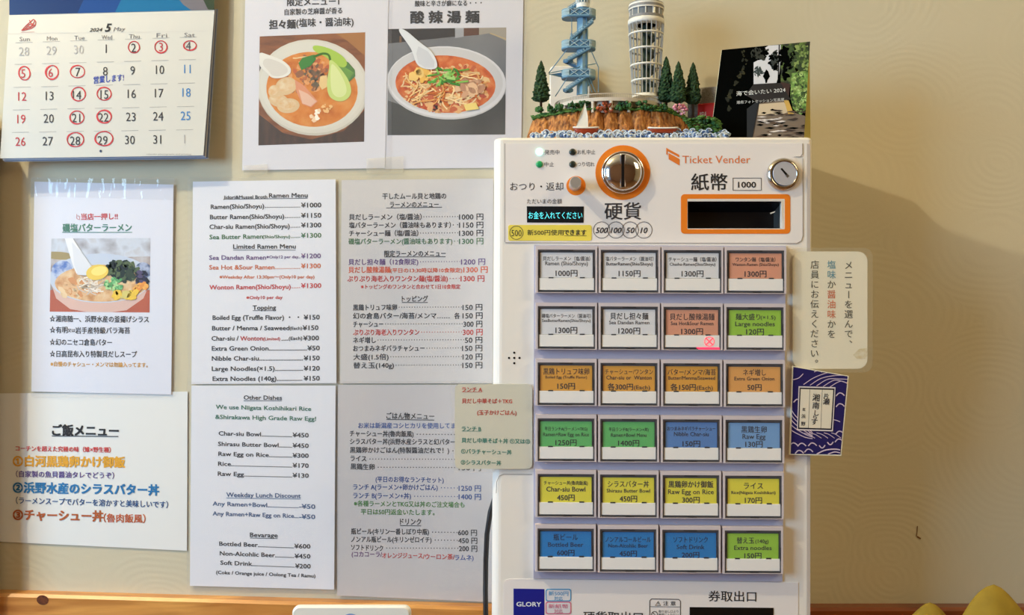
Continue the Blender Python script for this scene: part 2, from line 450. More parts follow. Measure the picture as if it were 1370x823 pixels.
# ---------------------------------------------------------------- the setting
def world_box(name, lo, hi, m, parent=None, kind='structure'):
    x0, y0, z0 = lo; x1, y1, z1 = hi; mb = MB()
    mb.add([(x0, y0, z0), (x1, y0, z0), (x1, y1, z0), (x0, y1, z0), (x0, y0, z1), (x1, y0, z1), (x1, y1, z1), (x0, y1, z1)],
           [(0, 3, 2, 1), (4, 5, 6, 7), (0, 1, 5, 4), (1, 2, 6, 5), (2, 3, 7, 6), (3, 0, 4, 7)], m)
    o = mb.build(name, parent)
    if kind and parent is None: o['kind'] = kind
    return o
world_box('wall_back', (-3.2, 0, 0), (3.2, .12, 3.4), PLASTER)
world_box('floor', (-3.2, -4.2, -.05), (3.2, .12, 0), wood([(110, 72, 40), (140, 96, 58)], name='floor_boards'))
world_box('ceiling', (-3.2, -4.2, 3.4), (3.2, .12, 3.5), mat((206, 190, 158), .9, name='ceiling_paint'))
world_box('wall_front', (-3.2, -4.3, 0), (3.2, -4.2, 3.4), mat((120, 84, 56), .7, name='wood_wall'))
world_box('wall_right', (3.2, -4.2, 0), (3.3, .12, 3.4), mat((196, 168, 120), .8, name='right_plaster'))
WOODL = wood([(176, 112, 52), (226, 164, 88)], 3.2); WOODR = wood([(112, 52, 24), (150, 78, 36)], 3.2)
def rail(name, x0, x1, yt0, yt1, m, d=.022):
    """chair rail whose top front edge passes through (x0,yt0)-(x1,yt1), wainscot below it"""
    a, b = P(x0, yt0, d), P(x1, yt1, d); mb = MB(); h = .75
    c = .004
    vs = []
    for p in (a, b):
        vs += [(p.x, 0, p.z), (p.x, -d+c, p.z), (p.x, -d, p.z-c), (p.x, -d, p.z-.075), (p.x, -d+.008, p.z-.08), (p.x, -d+.008, p.z-h), (p.x, 0, p.z-h)]
    n = 7; fs = [(i, i+1, n+i+1, n+i) for i in range(n-1)] + [tuple(range(n)), tuple(range(2*n-1, n-1, -1))]
    mb.add(vs, fs, m); o = mb.build(name); o['kind'] = 'structure'; return o
rail('trim_1', -420, 860, 783, 819, WOODL)
rail('trim_2', 861, 1900, 814, 813.5, WOODR)
knot = MB(); knot.flat(ell(57, 803, 8, 6.5, 10), .0224, mottled([(70, 32, 14), (120, 62, 26)], 300, .4)); ko = knot.build('knot', bpy.data.objects['trim_1'])

# ---------------------------------------------------------------- sheets on the wall
def sheet(name, label, cat, corners, d, m=PAPER, film_q=None, th=.0004, curl=None, nx=1, ny=1, group=None, film_m=None, film_r=5):
    c = P(sum(p[0] for p in corners)/4, max(p[1] for p in corners), d if not callable(d) else d(*corners[3]))
    t = empty(name, c, label, cat, group)
    mb = MB(); mb.grid(corners, d, m, nx, ny, th); mb.build('paper', t)
    if film_q:
        f = MB(); x0, y0, x1, y1 = film_q
        dd = (lambda x, y: d(x, y)+.0005) if callable(d) else d+.0005
        if film_m is None: film_m = FILM
        pts = rrect(x0, y0, x1, y1, film_r)
        f.flat(pts, dd, film_m); f.build('laminate', t)
    return t
def lettering(t, name='lettering'):
    mb = MB(); later(mb, name, t); return mb
RED, GRN, BLU, ORG, PUR = (196, 62, 58), (70, 120, 78), (66, 96, 160), (216, 112, 58), (112, 84, 140)

# ---- English ramen menu
d = .0030
t = sheet('menu_sheet', 'laminated English ramen menu beginning with Ramen Menu, left column upper sheet', 'menu', [(258, 243), (449, 240), (450, 513), (256, 514)], d,
          film_q=(251, 237, 454, 517))
L_ = lettering(t); dt = d+.0003
def TE(s, x0, x1, y, em=24, col=K, b=.028, z=Z5, dy=-1): T(L_, s, x0, x1, y, em, col, b, dy, dt, z)
TE('Jidori&Mussel Broth', 139, 305, 96, 17, dy=-2); TE('Ramen Menu', 312, 458, 89); uline(L_, 139, 458, 104, 2, K, dt, -4, Z5)
for s, x0, x1, pr, y, c in (('Ramen(Shio/Shoyu)', 91, 293, '1000', 132, K), ('Butter Ramen(Shio/Shoyu)', 88, 369, '1150', 171, K), ('Char-siu Ramen(Shio/Shoyu)', 86, 390, '1300', 208, K),
                            ('Sea Butter Ramen', 86, 288, '1300', 247, GRN), ('Wonton Ramen(Shio/Shoyu)', 86, 394, '1300', 438, (208, 52, 48))):
    TE(s, x0, x1, y, 24, c, dy=-3)
    if c == GRN: TE('(Shio/Shoyu)', 288, 392, y-1, 17, c)
    xs = x1 if c != GRN else 392
    TE('.'*max(4, int((430-xs)/6.3)), xs+4, 430, y-5, 24, c, .01); TE('¥'+pr, 434, 510, y-6, 25, c)
TE('Limited Ramen Menu', 176, 413, 283); uline(L_, 176, 413, 297, 2, K, dt, 0, Z5)
TE('Sea Dandan Ramen', 85, 300, 325, 24, PUR); TE('※Only12 per day..', 302, 430, 323, 15, PUR); TE('¥1200', 434, 508, 319, 25, PUR)
TE('Sea Hot &Sour Ramen', 85, 332, 362, 24, ORG); TE('..............', 336, 430, 360, 24, ORG, .01); TE('¥1300', 434, 508, 357, 25, ORG)
TE('※Weekday After 13:30pm～(Only10 per day)', 124, 484, 399, 17, ORG)
TE('※Only10 per day', 226, 363, 477, 17, (208, 52, 48))
TE('Topping', 250, 338, 515); uline(L_, 250, 338, 527, 2, K, dt, 0, Z5)
for s, x0, x1, pr, y in (('Boiled Egg (Truffle Flavor) ・ ・', 98, 426, '150', 553), ('Extra Green Onion........................', 95, 455, '50', 670), ('Nibble Char-siu...........................', 95, 440, '150', 708),
                         ('Large Noodles(×1.5).................', 95, 440, '120', 747), ('Extra Noodles (140g)................', 98, 438, '150', 785)):
    TE(s, x0, x1, y); TE('¥'+pr, 444 if len(pr) > 2 else 458, 504, y-1, 25)
TE('Butter / Menma / Seaweed', 96, 389, 593); TE('(Each)', 391, 437, 594, 16); TE('¥150', 440, 499, 592, 25)
TE('Char-siu /', 94, 196, 632); TE('Wonton', 203, 288, 632, 24, RED); TE('(Limited)', 290, 354, 634, 16, RED); TE('....', 360, 385, 632); TE('(Each)', 387, 438, 632, 18); TE('¥300', 442, 501, 631, 25)

# ---- English other dishes
d = .0038
t = sheet('menu_sheet', 'laminated English menu beginning with Other Dishes, above the wooden rail', 'menu', [(256, 516), (449, 516), (447, 789), (254, 784)], d,
          film_q=(250, 511, 453, 794))
L_ = lettering(t); dt = d+.0003
def TE6(s, x0, x1, y, em=21, col=K, b=.028, dy=1): T(L_, s, x0, x1, y, em, col, b, dy, dt, Z6)
TE6('Other Dishes', 200, 334, 57); uline(L_, 200, 334, 69, 2, K, dt, 0, Z6)
TE6('We use Niigata Koshihikari Rice', 102, 437, 90, 21, (52, 118, 96), dy=7); TE6('&Shirakawa High Grade Raw Egg!', 100, 454, 125, 21, (52, 118, 96), dy=7)
for s, x0, y, pr in (('Char-siu Bowl...................', 112, 183, '450'), ('Shirasu Butter Bowl........', 110, 220, '450'), ('Raw Egg on Rice..............', 111, 255, '300'), ('Rice....................................', 110, 290, '170'), ('Raw Egg............................', 109, 325, '130')):
    TE6(s, x0, 369, y, dy=6); TE6('¥'+pr, 372, 428, y+6, 22)
CB = (60, 92, 140)
TE6('Weekday Lunch Discount', 139, 400, 399, 22, CB, dy=4); uline(L_, 139, 400, 411, 2, CB, dt, 4, Z6)
TE6('Any Ramen+Bowl...................', 91, 392, 430, 21, CB, dy=9); TE6('-¥50', 395, 451, 440, 22, CB)
TE6('Any Ramen+Raw Egg on Rice...', 91, 392, 465, 21, CB, dy=9); TE6('-¥50', 395, 451, 476, 22, CB)
TE6('Bevarage', 222, 319, 540, 22, dy=2); uline(L_, 222, 319, 552, 2, K, dt, 2, Z6)
TE6('Bottled Beer......................', 114, 375, 571, dy=9); TE6('¥600', 378, 434, 580, 22)
TE6('Non-Alcohlic Beer............', 116, 376, 605, dy=9); TE6('¥450', 379, 434, 615, 22)
TE6('Soft Drink..........................', 118, 378, 638, dy=10); TE6('¥200', 381, 435, 650, 22)
TE6('(Coke / Orange juice / Oolong Tea / Ramu)', 103, 452, 672, 17, dy=13)

# ---- Japanese ramen menu
d = .0030
t = sheet('menu_sheet', 'laminated Japanese ramen and topping menu, right column upper sheet beside the machine', 'menu', [(457, 241), (660, 239), (659, 513), (455, 513)], d,
          m=mat((214, 209, 208), .6, name='warm_white_paper'), film_q=(453, 235, 664, 517))
L_ = lettering(t); dt = d+.0003
def T7(s, x0, x1, y, em=26, col=K, b=.022, dy=-1): T(L_, s, x0, x1, y, em, col, b, dy, dt, Z7)
T7('干したムール貝と地鶏の', 181, 432, 96); T7('ラーメンのメニュー', 211, 402, 129); uline(L_, 196, 416, 142, 2.5, K, dt, -3, Z7)
def row7(s, x0, x1, y, pr, c=K, px=483, p1=578, em=26, dots=True):
    T7(s, x0, x1, y+1, em, c)
    if dots:
        n = int((px-6-x1)/10)
        if n > 1: T7('・'*n, x1+8, px-4, y, 16, c, .03)
    T7(pr+' 円', px, p1, y, 29, c, .02)
row7('貝だしラーメン（塩/醤油）', 50, 335, 177, '1000'); row7('塩バターラーメン（醤油味もあります）', 50, 450, 209, '1150'); row7('チャーシュー麺（塩/醤油）', 50, 322, 241, '1300')
row7('磯塩バターラーメン(醤油味もあります)', 48, 456, 273, '1300', GRN)
T7('限定ラーメンのメニュー', 189, 430, 322); uline(L_, 189, 430, 335, 2.5, K, dt, -1, Z7)
row7('貝だし担々麺（12食限定)', 48, 322, 354, '1200', (104, 70, 134), 491, 585)
T7('貝だし酸辣湯麺', 48, 212, 386, 27, (224, 92, 44)); T7('(平日の13:30時以降10食限定)', 213, 495, 388, 20, (224, 92, 44)); T7('1300 円', 500, 595, 385, 29, (224, 92, 44))
row7('ぷりぷり海老入りワンタン麺(塩/醤油)', 43, 438, 420, '1300', (206, 52, 44), 489, 582)
T7('※トッピングのワンタンと合わせて1日10食限定', 97, 488, 452, 20, (206, 52, 44), dy=0)
T7('トッピング', 258, 360, 500); uline(L_, 258, 360, 514, 2.5, K, dt, 0, Z7)
for s, x0, x1, y, pr, px in (('黒鶏トリュフ味卵', 66, 238, 533, '150', 497), ('チャーシュー', 66, 184, 599, '300', 500), ('ネギ増し', 66, 155, 662, '50', 506), ('おつまみネギバラチャシュー', 66, 347, 694, '150', 495), ('大盛(1.5倍)', 67, 205, 728, '120', 497), ('替え玉(140g)', 67, 226, 761, '150', 496)):
    row7(s, x0, x1, y, pr, K, px, 574)
T7('幻の倉島バター/海苔/メンマ……', 66, 445, 567); T7('各', 464, 486, 567); T7('150 円', 497, 575, 566, 29)
row7('ぷりぷり海老入りワンタン', 66, 326, 631, '300', (206, 52, 44), 498, 575)

# ---- Japanese rice and drink menu
d = .0038
t = sheet('menu_sheet', 'laminated Japanese rice bowl, lunch set and drink menu, above the wooden rail beside the machine', 'menu', [(452, 515), (663, 515), (662, 806), (451, 797)], d,
          m=mat((204, 199, 200), .6, name='warm_white_paper_lower'), film_q=(449, 510, 666, 808))
L_ = lettering(t); dt = d+.0003
def T8(s, x0, x1, y, em=23, col=K, b=.022, dy=1): T(L_, s, x0, x1, y, em, col, b, dy, dt, Z8)
T8('ごはん物メニュー', 176, 344, 122, 25, dy=2); uline(L_, 176, 344, 135, 2.5, K, dt, 2, Z8)
T8('お米は新潟産コシヒカリを使用してます', 77, 440, 156, 22, BLU)
def row8(s, x0, x1, y, pr, c=K, px=430, p1=508, em=23, dy=2):
    T8(s, x0, x1, y, em, c, dy=dy); n = int((px-12-x1)/10)
    if n > 1: T8('・'*n, x1+12, px-3, y+3, 16, c, .03)
    T8(pr+' 円', px, p1, y+4, 25, c)
row8('チャーシュー丼(魯肉飯風)', 47, 271, 184, '450'); row8('シラスバター丼(浜野水産シラスと幻バター)', 48, 424, 212, '450'); row8('黒鶏卵かけごはん(特製醤油だれで！)', 48, 396, 242, '300')
row8('ライス', 50, 105, 271, '170'); row8('黒鶏生卵', 50, 134, 300, '130')
LB = (52, 84, 150)
T8('(平日のお得なランチセット)', 138, 377, 345, 22, LB, dy=3); row8('ランチ A(ラーメン+卵かけごはん)', 59, 356, 372, '1250', LB); row8('ランチ B(ラーメン+丼)', 59, 262, 402, '1400', LB)
GG = (72, 132, 56)
T8('※各種ラーメンとTKG又は丼のご注文場合も', 62, 450, 430, 22, GG, dy=5); T8('平日は50円返金いたします。', 86, 345, 459, 22, GG, dy=3)
T8('ドリンク', 224, 298, 494, 25); uline(L_, 224, 298, 508, 2.5, K, dt, 1, Z8)
row8('瓶ビール(キリン一番しぼり中瓶)', 52, 325, 528, '600', K, 428, 494); row8('ノンアル瓶ビール(キリンゼロイチ)', 52, 334, 556, '450', K, 429, 495); row8('ソフトドリンク', 52, 164, 584, '200', K, 431, 495, dy=4)
T8('(コカコーラ/', 54, 160, 608, 22, (112, 60, 120)); T8('オレンジジュース', 161, 302, 613, 22, (206, 60, 50)); T8('/ウーロン茶/', 304, 415, 617, 22, (206, 60, 50)); T8('ラムネ)', 416, 482, 620, 22, (66, 90, 160))

# ---- recommended ramen sheet
d = .0030
QP = [(103, 237), (455, 235), (452, 500), (97, 497)]
t = sheet('recommendation_sheet', 'laminated sheet with photo of ramen topped with seaweed, below the calendar', 'poster', [(46, 243), (232, 247), (229, 528), (42, 524)], d,
          m=mat((232, 233, 246), .5, name='bluish_paper'), film_q=(41, 237, 235, 532), film_m=FILM)
wv = MB(); wv.grid([(42, 238), (234, 240), (234, 268), (42, 262)], lambda x, y: .0038+.0016*abs(math.sin(x*.11+math.sin(x*.041)*3))*max(0, 1-(y-238)/28), film('wavy_laminate', bump=.5, bscale=30, rough=.07), 60, 6); wv.build('wrinkled_edge', t)
L_ = lettering(t); dt = d+.0003
def T3(s, x0, x1, y, em=25, col=K, b=.022, dy=0): T(L_, s, x0, x1, y, em, col, b, dy, dt, Z3)
T3('当店一押し!!', 209, 338, 160, 25, (206, 44, 52), .03, -2); T3('磯塩バターラーメン', 143, 388, 199, 31, (46, 128, 106), .03, -1); uline(L_, 141, 390, 215, 2.5, (46, 128, 106), dt, 0, Z3)
for q in stroke([(193, 150), (193, 166), (203, 170), (203, 158), (196, 156)], 1.5): L_.flat([Z3(*p) for p in q], dt, mat((206, 90, 90), .7))
T3('☆湘南随一、浜野水産の釜揚げシラス', 97, 449, 522, 25, dy=3); T3('☆有明', 97, 160, 562); T3('又は', 161, 187, 564, 14); T3('岩手産特級バラ海苔', 188, 382, 564, 25)
T3('☆幻のニセコ倉島バター', 97, 318, 605, 25, dy=2); T3('☆日高昆布入り特製貝だしスープ', 97, 407, 647, 25, dy=2); T3('※自慢のチャシュー・メンマは勿論入ってます。', 100, 445, 683, 19, (220, 160, 50), .03, 4)
A = Art(QP, d+.0001, Z3)
A.bg(mottled([(120, 84, 66), (188, 176, 176), (226, 230, 240)], 30, .5))
A.poly([(90, 420), (460, 420), (460, 505), (90, 505)], mat((190, 84, 44)))
A.poly([(95, 235), (460, 235), (460, 300), (95, 310)], mottled([(186, 170, 162), (216, 222, 236), (150, 140, 146)], 26, .5))
A.poly(ell(130, 298, 60, 14, 4), mat((170, 150, 96)))
A.poly([(98, 385), (120, 450), (170, 488), (270, 505), (370, 492), (430, 450), (458, 385)], mat((228, 190, 178)))
A.poly(ell(278, 378, 183, 88), mat((206, 216, 236)))
A.poly(ell(140, 350, 38, 34, -30), mottled([(80, 120, 200), (206, 216, 240)], 90, .5, sharp=True))
A.poly(ell(430, 350, 30, 28, 30), mottled([(60, 84, 130), (180, 190, 220)], 90, .5, sharp=True))
A.poly(ell(280, 396, 165, 66), mottled([(206, 140, 70), (232, 184, 128), (240, 208, 160)], 90, .4))
A.speckle(210, 415, 80, 36, 50, [mat((236, 190, 140)), mat((222, 152, 90)), mat((244, 214, 170))], 5, 12, 1.6)
A.noodles(245, 400, 60, 40, 60, [mat((240, 226, 210)), mat((216, 200, 186)), mat((250, 240, 228)), mat((190, 170, 152))], 4, 55)
A.speckle(355, 352, 52, 34, 90, [mat((30, 44, 38)), mat((46, 62, 48)), mat((20, 28, 32)), mat((84, 100, 70))], 4, 11, 1.7)
A.speckle(425, 380, 20, 26, 26, [mat((40, 40, 70)), mat((84, 74, 110)), mat((30, 30, 44))], 5, 9, 1.4)
A.speckle(325, 398, 32, 22, 34, [mat((120, 190, 130)), mat((170, 214, 150)), mat((90, 160, 100))], 4, 8, 1.4)
A.speckle(415, 408, 28, 12, 16, [mat((232, 150, 70)), mat((240, 176, 90))], 5, 9, 1.3)
A.speckle(370, 438, 42, 12, 16, [mat((236, 196, 70)), mat((214, 200, 120))], 6, 12, 1.6)
A.poly([(150, 235), (178, 235), (240, 330), (215, 350), (192, 362), (178, 330)], mat((238, 238, 244)))
A.poly([(176, 250), (214, 290), (246, 335), (226, 368), (196, 366), (184, 330)], mat((224, 226, 236)))
A.poly(ell(266, 357, 40, 27, -12), mat((238, 204, 92))); A.poly(ell(272, 352, 28, 16, -12), mat((248, 226, 130)))
A.mb.build('photo_print', t)

# ---- rice menu sheet at lower left
d = .0016
t = sheet('rice_menu_sheet', 'plain white sheet with orange, blue and brown rice bowl lines, at the lower left', 'menu', [(-60, 527), (251, 524), (250, 737), (-60, 722)], d,
          m=mat((230, 230, 230), .6, name='plain_paper'), film_q=None)
L_ = lettering(t); dt = d+.0005
def T4(s, x0, x1, y, em, col, b=.028, dy=0): T(L_, s, x0, x1, y, em, col, b, dy, dt, Z4)
T4('ご飯メニュー', 190, 430, 151, 44, K, .05, 3); uline(L_, 188, 430, 172, 3, K, dt, 2, Z4)
T4('コーチンを超えた究極の味（雉×野生種）', 57, 402, 217, 21, (204, 60, 62), dy=6)
T4('①白河黒鶏卵かけ御飯', 48, 453, 263, 43, (226, 164, 46), .05, 5)
T4('（自家製の魚貝醤油タレでどうぞ）', 58, 414, 310, 25, (86, 62, 140), .02, 6)
T4('②浜野水産のシラスバター丼', 48, 577, 359, 43, (34, 116, 176), .05, 10)
T4('（ラーメンスープでバターを溶かすと美味しいです）', 58, 610, 406, 27, (44, 84, 140), .02, 16)
T4('③チャーシュー丼', 48, 374, 458, 43, (176, 88, 40), .05, 6); T4('（魯肉飯風）', 376, 528, 470, 34, (196, 92, 50), .02, 3)

# ---- upper right poster (hot and sour noodles) and upper left poster (dandan noodles)
d = .0012
Q2 = [(683, 133), (1225, 126), (1220, 617), (680, 620)]
t = sheet('poster', 'white poster with photo of hot and sour noodle soup on a dark tray', 'poster', [(517, -60), (701, -60), (697, 224), (514, 226)], d,
          m=mat((226, 224, 232), .5, name='poster_paper'), film_q=(512, -60, 704, 228))
L_ = lettering(t); dt = d+.0003
T(L_, '酸味と辛さが癖になる・・・', 806, 1112, 17, 29, K, .02, -4, dt, Z2); T(L_, '酸 辣 湯 麺', 786, 1100, 80, 60, K, .05, -3, dt, Z2)
A = Art(Q2, d+.0001, Z2)
A.bg(mottled([(112, 114, 120), (134, 136, 140)], 14, .4))
A.poly([(680, 126), (990, 126), (990, 168), (680, 200)], mat((32, 26, 26))); A.poly([(990, 126), (1030, 126), (1030, 168), (990, 175)], mat((170, 170, 176)))
A.poly([(1030, 126), (1100, 126), (1100, 160), (1030, 166)], mat((92, 50, 28))); A.poly([(1100, 126), (1230, 120), (1230, 190), (1150, 152), (1100, 160)], mat((166, 158, 146)))
A.poly([(735, 165), (745, 165), (745, 195), (735, 196)], mat((120, 84, 54)))
A.strokes([(1150, 152), (1226, 180)], 6, mat((190, 168, 132)))
A.poly([(680, 460), (850, 520), (1230, 430), (1230, 625), (680, 625)], mottled([(52, 54, 54), (88, 90, 90)], 8, .4))
A.poly(ell(950, 382, 274, 166, 3), mat((206, 204, 206))); A.poly(ell(952, 376, 272, 164, 3), mat((228, 226, 230)))
A.poly(ell(948, 372, 262, 154, 3), mat((214, 212, 214)))
A.poly(ell(946, 386, 230, 132, 3), mottled([(196, 74, 24), (222, 112, 46), (232, 146, 84)], 70, .3))
A.speckle(946, 400, 205, 108, 170, [mat((226, 150, 84)), mat((238, 182, 120)), mat((206, 96, 40)), mat((240, 200, 140)), mat((190, 70, 30))], 5, 16, 1.7)
A.noodles(930, 390, 205, 105, 130, [mat((240, 200, 140)), mat((226, 164, 96)), mat((246, 216, 166)), mat((206, 110, 54))], 6, 110)
A.speckle(830, 345, 40, 26, 16, [mat((240, 200, 120)), mat((236, 184, 92))], 8, 18, 1.3)
A.speckle(1060, 400, 60, 34, 30, [mat((206, 160, 130)), mat((186, 138, 112)), mat((226, 186, 150))], 8, 16, 1.6)
A.poly([(1030, 480), (1085, 470), (1100, 500), (1040, 508)], mat((240, 214, 130)))
for k in range(34):
    a = random.uniform(0, 6.28); x, y = 955+random.uniform(-60, 60), 348+random.uniform(-26, 34)
    A.strokes([(x, y), (x+random.uniform(20, 60)*math.cos(a), y+30*math.sin(a))], random.uniform(6, 11), random.choice([mat((88, 160, 62)), mat((132, 190, 90)), mat((60, 128, 50)), mat((166, 208, 120))]))
A.poly([(722, 132), (758, 132), (830, 196), (880, 230), (908, 280), (908, 318), (850, 318), (812, 296), (796, 240), (780, 210)], mat((222, 224, 230)))
A.poly([(822, 212), (866, 236), (896, 282), (894, 310), (854, 312), (822, 290), (812, 246)], mat((206, 208, 216)))
A.mb.build('photo_print', t)
d = .0018
Q2 = [(94, 167), (578, 148), (573, 650), (88, 667)]
t = sheet('poster', 'white poster with photo of orange dandan noodle soup with bok choy, beside the calendar', 'poster', [(329, -60), (521, -60), (515, 225), (324, 228)], d,
          m=mat((228, 226, 234), .5, name='poster_paper_left'), film_q=(321, -60, 524, 231))
L_ = lettering(t); dt = d+.0003
T(L_, '限定メニュー1', 220, 458, 10, 40, K, .03, -5, dt, Z2); T(L_, '自家製の芝麻醤が香る', 208, 472, 56, 31, K, .02, -8, dt, Z2)
T(L_, '担々麺', 138, 258, 113, 45, K, .045, -3, dt, Z2); T(L_, '(塩味・醤油味)', 262, 524, 105, 43, K, .022, -6, dt, Z2)
A = Art(Q2, d+.0001, Z2)
A.bg(mottled([(112, 62, 30), (160, 96, 50)], 24, .4, stretch=(1, 1, 5)))
A.poly([(420, 140), (580, 140), (580, 260), (500, 190)], mat((172, 112, 48)))
A.poly([(85, 520), (200, 610), (330, 640), (480, 600), (580, 500), (580, 670), (85, 670)], mottled([(46, 32, 24), (84, 58, 42)], 20, .4, stretch=(6, 1, 1)))
A.poly([(88, 230), (88, 360), (150, 350)], mat((96, 92, 92)))
A.poly(ell(338, 402, 256, 220, 6), mat((206, 200, 186))); A.poly(ell(336, 396, 254, 215, 6), mat((222, 216, 204))); A.poly(ell(336, 392, 240, 202, 6), mat((226, 221, 210)))
A.poly(ell(334, 410, 210, 172, 5), mottled([(206, 110, 34), (226, 140, 60), (232, 160, 84)], 55, .25))
A.speckle(310, 350, 120, 90, 60, [mat((196, 92, 30)), mat((222, 136, 60)), mat((150, 92, 50)), mat((232, 164, 96))], 5, 14, 1.5)
A.speckle(345, 345, 50, 50, 60, [mat((120, 84, 50)), mat((190, 104, 44)), mat((214, 140, 70)), mat((96, 84, 56))], 5, 12, 1.4)
A.noodles(300, 260, 70, 26, 14, [mat((236, 190, 120)), mat((240, 206, 150))], 6, 90)
for cx, cy, rx, ry, a in ((215, 395, 50, 40, -20), (180, 460, 44, 30, 10), (225, 485, 52, 34, -5), (160, 420, 26, 30, 0)):
    A.poly(ell(cx, cy, rx, ry, a), mat((228, 196, 150))); A.poly(ell(cx-4, cy-5, rx*.78, ry*.7, a), mottled([(240, 222, 190), (226, 180, 124)], 120, .3))
A.poly([(255, 365), (300, 395), (360, 465), (330, 492), (290, 478), (262, 420)], mat((226, 150, 110))); A.poly([(272, 410), (315, 430), (355, 465), (328, 488), (290, 474)], mat((236, 190, 164)))
A.poly([(372, 350), (402, 345), (408, 395), (380, 412), (366, 388)], mat((240, 206, 140)))
A.poly([(420, 255), (500, 285), (530, 320), (532, 350), (500, 380), (470, 330), (430, 280)], mat((70, 124, 48)))
for k in range(7): A.strokes([(450+k*9, 285+k*6), (500+k*4, 372-k*6)], 3, mat((124, 170, 80)))
A.poly([(335, 205), (400, 215), (470, 250), (500, 290), (480, 315), (430, 290), (390, 255), (340, 235)], mat((166, 196, 84)))
A.poly([(272, 290), (290, 265), (345, 250), (352, 272), (330, 300), (285, 322)], mat((66, 128, 62))); A.curve([(340, 262), (380, 246), (410, 252), (418, 280)], 10, mat((60, 110, 40)))
A.poly([(412, 270), (440, 285), (486, 340), (510, 385), (516, 430), (490, 462), (450, 466), (415, 448), (402, 410), (404, 360), (414, 310)], mat((196, 212, 128)))
A.poly([(420, 290), (440, 300), (470, 345), (490, 390), (494, 425), (474, 446), (444, 446), (422, 420), (418, 360)], mat((214, 224, 160)))
A.speckle(352, 525, 24, 26, 9, [mat((250, 240, 224)), mat((240, 206, 170))], 5, 14); A.speckle(400, 495, 26, 18, 14, [mat((238, 190, 130))], 3, 8)
A.poly([(88, 236), (130, 250), (200, 275), (238, 310), (236, 340), (200, 358), (150, 360), (128, 335), (88, 300)], mat((228, 224, 218)))
A.poly([(120, 262), (190, 285), (224, 312), (222, 334), (192, 350), (152, 350), (134, 325), (104, 295)], mat((212, 206, 200)))
A.mb.build('photo_print', t)
tp = MB(); tp.flat([Z2(*p) for p in ((582, 728), (752, 716), (752, 792), (585, 796))], .0040, film('clear_tape', (236, 228, 206), .22, .3, 40))
tag(tp.build('tape'), 'clear tape piece across the lower corners of the two noodle posters', 'tape')
tp = MB(); tp.flat([Z2(*p) for p in ((20, 760), (130, 752), (132, 800), (22, 806))], .0040, film('clear_tape', (236, 228, 206), .22, .3, 40))
tag(tp.build('tape'), 'short clear tape piece below the left corner of the bok choy poster', 'tape')

# ---- calendar
def dcal(x, y):
    v = max(0, min(1, (y-18)/195)); u = x/280
    return .018 + .013*v*(1-.3*u) + .006*math.sin(v*3.14)*(1-u)
cal = empty('wall_calendar', P(140, 215, .01), 'wall calendar for May 2024 with days circled in red pen', 'calendar')
mb = MB(); mb.grid([(12, 20), (287, 13), (272, 208), (0, 212)], dcal, mat((212, 210, 204), .4, coat=.15, name='calendar_paper'), 10, 10, .0004); mb.build('month_page', cal)
def dcal2(x, y): return dcal(x, y)-.0035
mb = MB()
for k, (dx, dy, c) in enumerate(((2, 1.5, (150, 160, 190)), (4, 2.5, (220, 222, 230)), (6, 3.5, (110, 130, 175)), (8, 4.5, (190, 198, 215)))):
    mb.grid([(14+dx*.5, 18), (287+dx*.6, 12), (272+dx*.9, 208+dy), (2+dx*.5, 212+dy)], (lambda k: lambda x, y: dcal(x, y)-.002*(k+1))(k), mat(c, .4), 8, 8, .0004)
mb.build('pages_underneath', cal)
A = Art([(12, -60), (287, -60), (286.5, 13), (12.5, 20)], lambda x, y: .0185, None)
A.bg(mat((20, 70, 140), .3, coat=.3)); A.poly([(12, -60), (140, -60), (100, 25), (12, 25)], mat((14, 48, 104), .3, coat=.3)); A.poly([(190, -60), (290, -60), (290, 25), (150, 25)], mat((20, 110, 160), .3, coat=.3))
A.poly([(232, -10), (290, -30), (290, 20), (262, 18), (245, 6)], mat((120, 116, 124), .3)); A.poly([(262, -20), (290, -24), (290, 20), (278, 12)], mat((60, 74, 56), .3))
A.mb.build('picture_page', cal)
L_ = lettering(cal); dt = lambda x, y: dcal(x, y)+.0004
def T1(s, x0, x1, y, em, col=(44, 44, 52), b=0.0, dy=0, shear=0): T(L_, s, x0, x1, y, em, col, b, dy, dt, Z1, shear=shear)
T1('2024', 428, 490, 143, 24, K, .02, -2, .3); T1('5', 503, 533, 131, 54, K, .05, 0, .3); T1('May', 542, 600, 139, 28, (110, 110, 118), 0, -2, .3)
for s, x, y in (('Sun', 118, 186), ('Mon', 249, 183), ('Tue', 380, 180), ('Wed', 511, 177), ('Thu', 642, 173), ('Fri', 774, 168), ('Sat', 907, 166)):
    T1(s, x-25, x+25, y, 29, (120, 118, 124))
days = [['28', '29', '30', '1', '2', '3', '4'], ['5', '6', '7', '8', '9', '10', '11'], ['12', '13', '14', '15', '16', '17', '18'], ['19', '20', '21', '22', '23', '24', '25'], ['26', '27', '28', '29', '30', '31', '1']]
for r in range(5):
    for c in range(7):
        x = 115+131*c - r*4.4 + (0 if r == 0 else 0); y = 244+[0, 106, 216, 324, 432][r] - c*[4.2, 3.6, 3.2, 2.6, 2.0][r] - (0 if r else 0)
        s = days[r][c]; faint = (r == 0 and c < 3) or (r == 4 and c == 6)
        col = (176, 174, 176) if faint else ((190, 54, 66) if c == 0 or (r, c) in ((0, 5), (0, 6), (1, 1)) else ((60, 130, 196) if c == 6 else (54, 54, 62)))
        if (r, c) in ((0, 6),): col = (80, 80, 90)
        wd = 58 if len(s) == 2 else 26
        if s == '11': wd = 44
        if s == '1': wd = 12
        T(L_, s, x, None, y, 60, col, 0, 0, dt, Z1, center='bbox')
        uline(L_, x-41, x+41, y-39 - (1 if r == 0 else 3), 1.6, (150, 148, 150), dt, -2, Z1)
